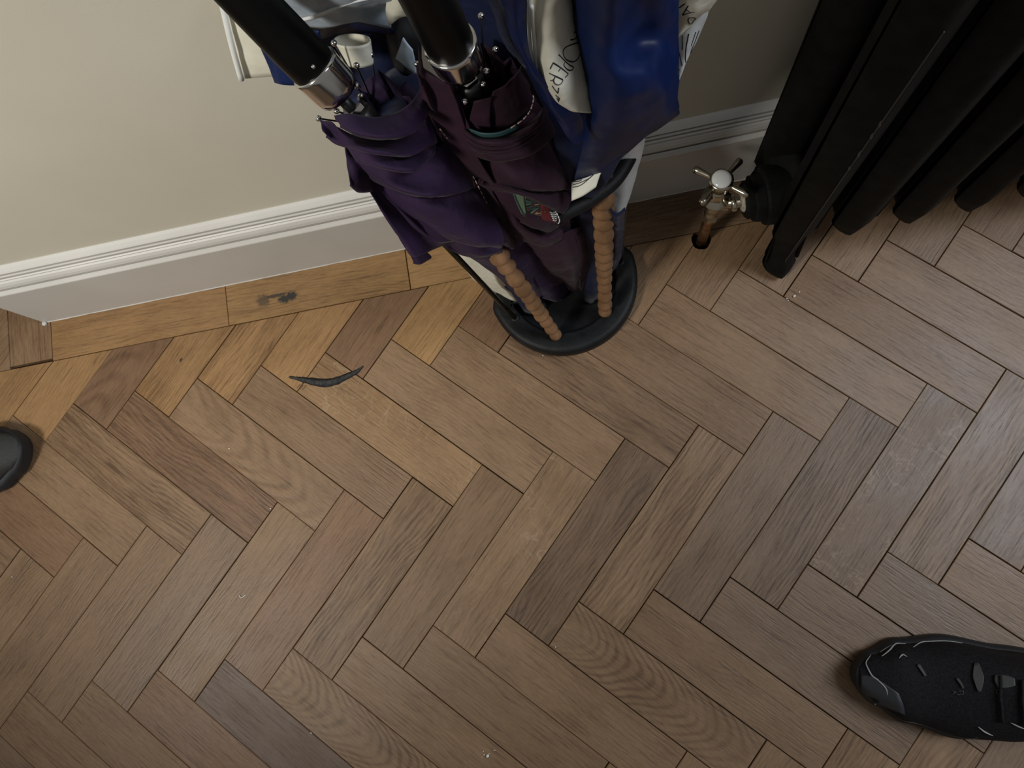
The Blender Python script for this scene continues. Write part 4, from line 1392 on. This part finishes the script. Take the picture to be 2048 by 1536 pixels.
# little open cream tube of cloth
P = []
for j in range(5):
    f = j / 4
    row = []
    for k in range(13):
        a = 2 * pi * k / 12
        x = 704 + 14 * f + (36 - 8 * f) * cos(a); y = 80 + 46 * f + (13 - 4 * f) * sin(a)
        row.append(az(x, y, 0.489 - 0.016 * f + 0.006 * sin(a)))
    P.append(row)
tu = grid_panel('rolled_tab', P, M['cream'], bagl, nu=40, nv=10, wr=0.0004, thick=0.0012)
tu['label'] = 'small open tube of cream cloth'
sheet([[(780, -40, .545), (810, -40, .55), (850, -40, .54)],
       [(772, 20, .515), (800, 22, .52), (835, 20, .51)],
       [(778, 50, .50), (800, 34, .505), (825, 30, .50)]], 'cream', bagl, 'top_corner', seed=76, nu=12)
sheet([[(770, 30, .480), (800, 25, .485), (840, 25, .475)],
       [(775, 90, .462), (805, 90, .468), (842, 90, .46)],
       [(790, 140, .445), (812, 150, .448), (845, 150, .44)]], 'dark', bagl, 'lining', seed=77, nu=12)
lt = sheet([[(808, 75, .487), (815, 85, .487), (826, 98, .485)],
            [(796, 105, .478), (812, 112, .480), (830, 120, .478)],
            [(790, 118, .470), (812, 132, .472), (834, 150, .470)]], 'pale_blue', bagl, 'corner', seed=78, nu=12, nv=10)
# cream corner that hangs down inside the stand, lower left
cc = sheet([[(880, 462, .20), (898, 468, .21), (930, 470, .22)],
            [(900, 492, .175), (925, 498, .185), (960, 500, .19)],
            [(925, 530, .14), (948, 528, .15), (990, 535, .15)],
            [(952, 562, .10), (978, 560, .11), (1010, 575, .10)],
            [(1000, 588, .06), (1018, 588, .065), (1035, 595, .06)],
            [(1046, 608, .035), (1050, 608, .036), (1054, 610, .035)]], 'cream', bagl, 'hanging_corner', seed=79, nu=16, nv=26, wr=0.001)
cc['label'] = 'cream corner hanging inside the stand'
# hand-sized tube of cloth continuing down behind the umbrellas so the bag stands on the tray
for par, x0, x1, mname in ((bagl, -0.075, -0.03, 'navy_dull'), (bagr, 0.005, 0.045, 'navy_dull')):
    bm = bmesh.new()
    rings = []
    for j in range(14):
        f = j / 13
        z = 0.008 + 0.44 * f
        cx = (x0 + x1) / 2 - (0.045 * f if par is bagl else -0.012 * f); cy = 0.272 + 0.060 * f
        a = (x1 - x0) / 2 * (0.7 + 0.5 * f); b = 0.012 + 0.010 * f
        rings.append([bm.verts.new((cx + a * cos(t) + 0.003 * noise.noise(Vector((t, f * 6, 1))), cy + b * sin(t) + 0.003 * noise.noise(Vector((t, f * 6, 7))), z)) for t in [2 * pi * k / 28 for k in range(28)]])
    for r0, r1 in zip(rings, rings[1:]):
        for i in range(28): bm.faces.new((r0[i], r0[(i + 1) % 28], r1[(i + 1) % 28], r1[i]))
    bm.faces.new(rings[0][::-1]); bm.faces.new(rings[-1])
    keep(obj('body', bm, M[mname], None, True), par)


# ------------------------------------------------------------------ shoes
def shoe(name, label, toe, ang, length, profL, profR, htop, upper_m, sole_m, toe_m, ssc=1.0, up_in=0.90):
    """built along its own +X from the toe; profL/profR: (x, half width)"""
    root = empty(name, (toe[0], toe[1], 0), label, 'shoe')
    root.rotation_euler = (0, 0, ang)

    def wid(prof, x):
        for (x0, w0), (x1, w1) in zip(prof, prof[1:]):
            if x <= x1:
                f = (x - x0) / (x1 - x0)
                f = sqrt(f) if x0 == 0 else f * f * (3 - 2 * f)
                return w0 + (w1 - w0) * f
        return prof[-1][1]
    NS = 60
    xs_ = [length * (1 - cos(pi * k / (NS - 1))) / 2 for k in range(NS)]
    # sole
    bm = bmesh.new(); rings = []
    for k, x in enumerate(xs_):
        l, r = max(wid(profL, x), 0.0008), max(wid(profR, x), 0.0008)
        spring = 0.010 * max(0, 1 - x / 0.055) ** 2
        zz = [spring, spring + 0.006, spring + 0.018, spring + 0.024]
        ring = [(-r * 0.93, zz[0]), (-r, zz[1]), (-r * 0.99, zz[2]), (-r * 0.90, zz[3]), (l * 0.90, zz[3]), (l * 0.99, zz[2]), (l, zz[1]), (l * 0.93, zz[0])]
        rings.append([bm.verts.new((x, y, z)) for y, z in ring])
    for r0, r1 in zip(rings, rings[1:]):
        for i in range(8): bm.faces.new((r0[i], r0[(i + 1) % 8], r1[(i + 1) % 8], r1[i]))
    bm.faces.new(rings[0][::-1]); bm.faces.new(rings[-1])
    obj('sole', bm, sole_m, root, True)
    # upper: domed sections
    bm = bmesh.new(); rings = []
    NA = 25

    def topz(x):
        return cr([Vector((0, a, 0)) for a in htop], x / length).y

    def up(x, f):
        """f: 0 right edge .. 1 left edge"""
        a = pi * f
        l, r = wid(profL, x) * up_in, wid(profR, x) * up_in
        y = (-cos(a)) * (l if a > pi / 2 else r)
        z0 = 0.020 + 0.010 * max(0, 1 - x / 0.055) ** 2
        h = topz(x) - z0
        z = z0 + h * (max(0.0, sin(a)) ** 0.62)
        return Vector((x, y, z))
    for x in xs_:
        x2 = 0.004 + x * (length - 0.008) / length
        rings.append([bm.verts.new(up(x2, k / (NA - 1))) for k in range(NA)])
    for r0, r1 in zip(rings, rings[1:]):
        for i in range(NA - 1): bm.faces.new((r0[i], r0[i + 1], r1[i + 1], r1[i]))
        bm.faces.new((r0[0], r1[0], r1[-1], r0[-1]))
    bm.faces.new(rings[0]); bm.faces.new(rings[-1][::-1])
    obj('upper', bm, upper_m, root, True)
    cxo, axo, ayo = length * 0.74, length * 0.155, 0.030
    zt = topz(cxo)
    ring = [Vector((cxo + axo * cos(t), ayo * sin(t) * (0.85 + 0.15 * cos(t)), topz(cxo + axo * cos(t)) - 0.003 - 0.010 * abs(sin(t)))) for t in [2 * pi * k / 40 for k in range(40)]]
    bm = bmesh.new()
    add_tube(bm, ring, 0.0055, 10, closed=True)
    obj('collar', bm, sole_m, root, True)
    bm = bmesh.new()
    vs_ = [bm.verts.new(p + Vector((0, 0, 0.001))) for p in ring]
    lo_ = [bm.verts.new(Vector((cxo + (p.x - cxo) * 0.55, p.y * 0.5, zt - 0.0035))) for p in ring]
    for i in range(40): bm.faces.new((vs_[i], vs_[(i + 1) % 40], lo_[(i + 1) % 40], lo_[i]))
    bm.faces.new(lo_)
    obj('insole', bm, M['dark'], root, True)
    return root, up, wid


t1 = az(1702, 1345, 0.015)
axis = az(2048, 1372, 0.02) - t1
ang = math.atan2(axis.y, axis.x)
sh, up1, wid1 = shoe('shoe', 'black trail running shoe with grey toe cap and pale piping, lower right corner', (t1.x, t1.y), ang, 0.285,
                     [(0, 0), (0.018, 0.026), (0.05, 0.041), (0.10, 0.048), (0.16, 0.041), (0.22, 0.036), (0.27, 0.028), (0.285, 0.004)],
                     [(0, 0), (0.020, 0.032), (0.055, 0.050), (0.11, 0.062), (0.14, 0.060), (0.20, 0.046), (0.27, 0.030), (0.285, 0.004)],
                     [0.034, 0.052, 0.060, 0.074, 0.092, 0.106, 0.112, 0.112, 0.105], M['shoe_mesh'], M['shoe_sole'], M['shoe_rubber'])


def on_shoe(name, rows, m, label=None, lift=0.0012, nu=14, nv=10, thick=0.0012):
    P = []
    for r in rows:
        P.append([up1(x, f) + Vector((0, 0, lift)) for x, f in r])
    o = grid_panel(name, P, m, None, nu=nu, nv=nv, thick=thick, wr=0)
    o.parent = sh
    if label: o['label'] = label
    return o


on_shoe('toe_cap', [[(0.005, .02), (0.004, .3), (0.004, .55)], [(0.016, .05), (0.012, .3), (0.010, .55)], [(0.030, .12), (0.028, .30), (0.020, .50)], [(0.046, .20), (0.043, .30), (0.038, .40)]], M['shoe_rubber'], 'dark grey rubber toe cap')


def shoe_line(pts, r=0.0008, m=None, name='piping', rf=None):
    bm = bmesh.new()
    P = spl([Vector((x, f, 0)) for x, f in pts], 24)
    add_tube(bm, [up1(p.x, p.y) + Vector((0, 0, 0.0012)) for p in P], r, 6, rfun=(lambda t: r * (0.35 + 0.65 * sin(pi * t))))
    obj(name, bm, m or M['shoe_line'], sh, True)


def shoe_px(L, **k):
    """lines given on the photograph, put on the upper by their place along and across the shoe"""
    out = []
    for x, y in L:
        # find (x,f) whose projection is nearest
        best = None
        mm = Matrix.Translation((t1.x, t1.y, 0)) @ Matrix.Rotation(ang, 4, 'Z')
        xa = 0.06; fa = 0.5; st = (0.05, 0.2)
        for it in range(9):
            for i in range(-3, 4):
                for j in range(-3, 4):
                    xx_, ff = xa + i * st[0] / 3, fa + j * st[1] / 3
                    if not (0.005 < xx_ < 0.27 and 0.01 <= ff <= 0.99): continue
                    w = mm @ up1(xx_, ff)
                    d = w - CAM
                    u_ = 1024 + FPX * d.dot(R_RIGHT) / d.dot(R_FWD); v_ = 768 + FPX * d.dot(R_DOWN) / d.dot(R_FWD)
                    e = (u_ - x) ** 2 + (v_ - y) ** 2
                    if best is None or e < best[0]: best = (e, xx_, ff)
            xa, fa = best[1], best[2]
            st = (st[0] * 0.6, st[1] * 0.6)
        out.append((best[1], best[2]))
    return out


for L in ([(1737, 1302), (1731, 1325), (1741, 1348), (1758, 1362), (1772, 1378), (1774, 1396)],
          [(1762, 1312), (1778, 1300), (1790, 1287), (1810, 1280)],
          [(1759, 1304), (1768, 1293), (1785, 1286)],
          [(1825, 1294), (1840, 1283), (1870, 1277), (1925, 1279)],
          [(1797, 1316), (1804, 1309), (1813, 1313)],
          [(1745, 1418), (1748, 1430)], [(1955, 1453), (1968, 1463), (1985, 1471)], [(2020, 1445), (2035, 1452), (2047, 1457)]):
    shoe_line(shoe_px(L), 0.0009)
shoe_line(shoe_px([(1785, 1442), (1815, 1462), (1850, 1473), (1900, 1479), (1955, 1475)]), 0.0006, M['shoe_trim'])


def patch(pix, m, name, label=None):
    q = [shoe_px(r) for r in pix]
    on_shoe(name, q, m, label, lift=0.002)


patch([[(1947, 1326), (1953, 1325), (1957, 1328)], [(1944, 1350), (1955, 1350), (1965, 1350)], [(1948, 1365), (1957, 1366), (1965, 1364)], [(1954, 1382), (1957, 1383), (1961, 1382)]], M['shoe_trim'], 'lace_guard', 'grey lace guard')
patch([[(1988, 1349), (2010, 1350), (2027, 1356)], [(1987, 1360), (2008, 1362), (2029, 1366)], [(1994, 1374), (2010, 1375), (2028, 1371)]], M['shoe_trim'], 'lace_guard', 'grey lace guard')
patch([[(1910, 1356), (1915, 1355)], [(1918, 1366), (1922, 1365)], [(1924, 1376), (1927, 1375)]], M['shoe_trim'], 'lace_guard')
patch([[(1832, 1329), (1838, 1327)], [(1840, 1340), (1845, 1338)], [(1848, 1352), (1852, 1350)]], M['shoe_trim'], 'lace_guard')
patch([[(2040, 1381), (2047, 1381)], [(2044, 1394), (2052, 1393)], [(2047, 1406), (2056, 1404)]], M['shoe_line'], 'side_tab', 'pale side tab')
# lettering on the tongue strap: X A ... D
for L in ([(1904, 1381), (1910, 1386)], [(1904, 1388), (1911, 1381)],
          [(1912, 1386), (1916, 1389), (1921, 1386)], [(1916, 1381), (1921, 1382), (1926, 1381)], [(1926, 1381), (1926, 1388)], [(1920, 1388), (1926, 1388)],
          [(1991, 1379), (1998, 1380)], [(1998, 1380), (1998, 1388)], [(1998, 1388), (1993, 1386), (1991, 1379)]):
    shoe_line(shoe_px(L), 0.0005, M['shoe_trim'], 'lettering')
# laces
for k in range(5):
    x = 0.125 + 0.017 * k
    bm = bmesh.new()
    add_tube(bm, [up1(x + 0.004 * abs(f - 0.5) * 4, f) + Vector((0, 0, 0.003)) for f in [0.34 + 0.32 * j / 10 for j in range(11)]], 0.0017, 8)
    obj('lace', bm, M['shoe_mesh'], sh, True)

t2 = az(64, 893, 0.012)
ang2 = math.atan2(-0.0, -1.0) + radians(6)
sh2, up2, _ = shoe('shoe', 'plain black shoe toe with charcoal upper at the left edge of the picture', (t2.x, t2.y), ang2, 0.28,
                   [(0, 0), (0.02, 0.033), (0.05, 0.047), (0.10, 0.052), (0.18, 0.040), (0.26, 0.030), (0.28, 0.004)],
                   [(0, 0), (0.02, 0.030), (0.05, 0.044), (0.10, 0.050), (0.18, 0.040), (0.26, 0.030), (0.28, 0.004)],
                   [0.030, 0.050, 0.058, 0.070, 0.088, 0.100, 0.105, 0.105, 0.10], M['shoe_grey'], M['shoe_sole'], M['shoe_grey'], up_in=0.80)

# ------------------------------------------------------------------ things lying on the floor
# curved black strip
pth = [(579, 754, 2.0), (600, 758, 4.5), (625, 763, 7.5), (650, 766, 8.5), (672, 762, 7.5), (695, 752, 6), (712, 744, 4.5), (726, 733, 1.6)]
mid = spl([Vector((x, y, w)) for x, y, w in pth], 40)
bm = bmesh.new()
ring_t = []
for i, p in enumerate(mid):
    q = mid[min(i + 1, 39)] - mid[max(i - 1, 0)]
    nx_, ny_ = -q.y, q.x
    l_ = hypot(nx_, ny_); nx_ /= l_; ny_ /= l_
    w = p.z * (1 + 0.25 * noise.noise(Vector((i * 0.5, 0, 0))))
    a = az(p.x + nx_ * w, p.y + ny_ * w, 0.0006); b = az(p.x - nx_ * w, p.y - ny_ * w, 0.0006)
    c_ = (a + b) / 2 + Vector((0, 0, 0.0022))
    ring_t.append([bm.verts.new(a), bm.verts.new(c_), bm.verts.new(b), bm.verts.new((c_.x, c_.y, 0.0005))])
for r0, r1 in zip(ring_t, ring_t[1:]):
    for i in range(4): bm.faces.new((r0[i], r0[(i + 1) % 4], r1[(i + 1) % 4], r1[i]))
bm.faces.new(ring_t[0][::-1]); bm.faces.new(ring_t[-1])
for (x0, y0, x1, y1) in ((600, 768, 593, 776), (606, 770, 600, 778), (612, 770, 604, 780)):
    add_tube(bm, [az(x0, y0, 0.001), az((x0 + x1) / 2 + 1, (y0 + y1) / 2, 0.0018), az(x1, y1, 0.0008)], 0.00022, 4)
tag(obj('black_strip', bm, M['strip'], None, True), 'curved frayed black strip lying on the oak floor left of the umbrella stand', 'scrap')

CR = [((1589, 592), 0.0038, 'white paint chip on the floor below the radiator foot', 0.5),
      ((975, 1512), 0.0042, 'largest pale crumb at the bottom edge of the floor', 0.6),
      ((484, 1192), 0.0022, 'curled white fibre left of centre on a grey-brown block', 0.3),
      ((458, 897), 0.0020, 'tiny white crumb on the reddish block below the knot', 0.5),
      ((541, 1017), 0.0020, 'white crumb at the end joint of a dark red block', 0.5),
      ((1086, 711), 0.0018, 'white crumb just in front of the black stand base', 0.6),
      ((1222, 1290), 0.0001, None, 0.5),
      ((1249, 637), 0.0016, 'white speck beside the right edge of the stand base', 0.5),
      ((24, 1154), 0.0018, 'pale crumb near the left edge of the floor', 0.5),
      ((622, 1466), 0.0020, 'white crumb on the dark purple-brown block', 0.5),
      ((1111, 1294), 0.0018, 'white crumb at the corner of the wavy-grained block', 0.5),
      ((970, 1090 + 0), 0.0001, None, 0.5)]
rc = random.Random(4)
for (p, s, lab, fl) in CR:
    if not lab: continue
    bm = bmesh.new()
    c_ = az(*p, 0.0004 + s * fl * 0.5)
    if 'fibre' in lab:
        add_tube(bm, spl([az(478, 1190, .001), az(480, 1194, .0018), az(486, 1194, .001), az(491, 1189, .0012)], 12), 0.0005, 5)
    else:
        add_ball(bm, c_, s * 0.55, (1.0, 0.75, fl), 2, Matrix.Rotation(rc.uniform(0, 3), 4, 'Z'))
        for v in bm.verts: v.co += Vector((1, 1, 0.3)) * noise.noise(v.co * 900) * s * 0.25
        if s > 0.0036:
            for k in range(6):
                add_ball(bm, c_ + Vector((rc.uniform(-1, 1) * 0.011, rc.uniform(-1, 1) * 0.007, -s * fl * 0.2)), rc.uniform(0.0005, 0.0012), (1, 0.8, 0.4), 1)
    tag(obj('crumb', bm, M['crumb'], None, True), lab, 'crumb', 'pale crumbs on the floor')
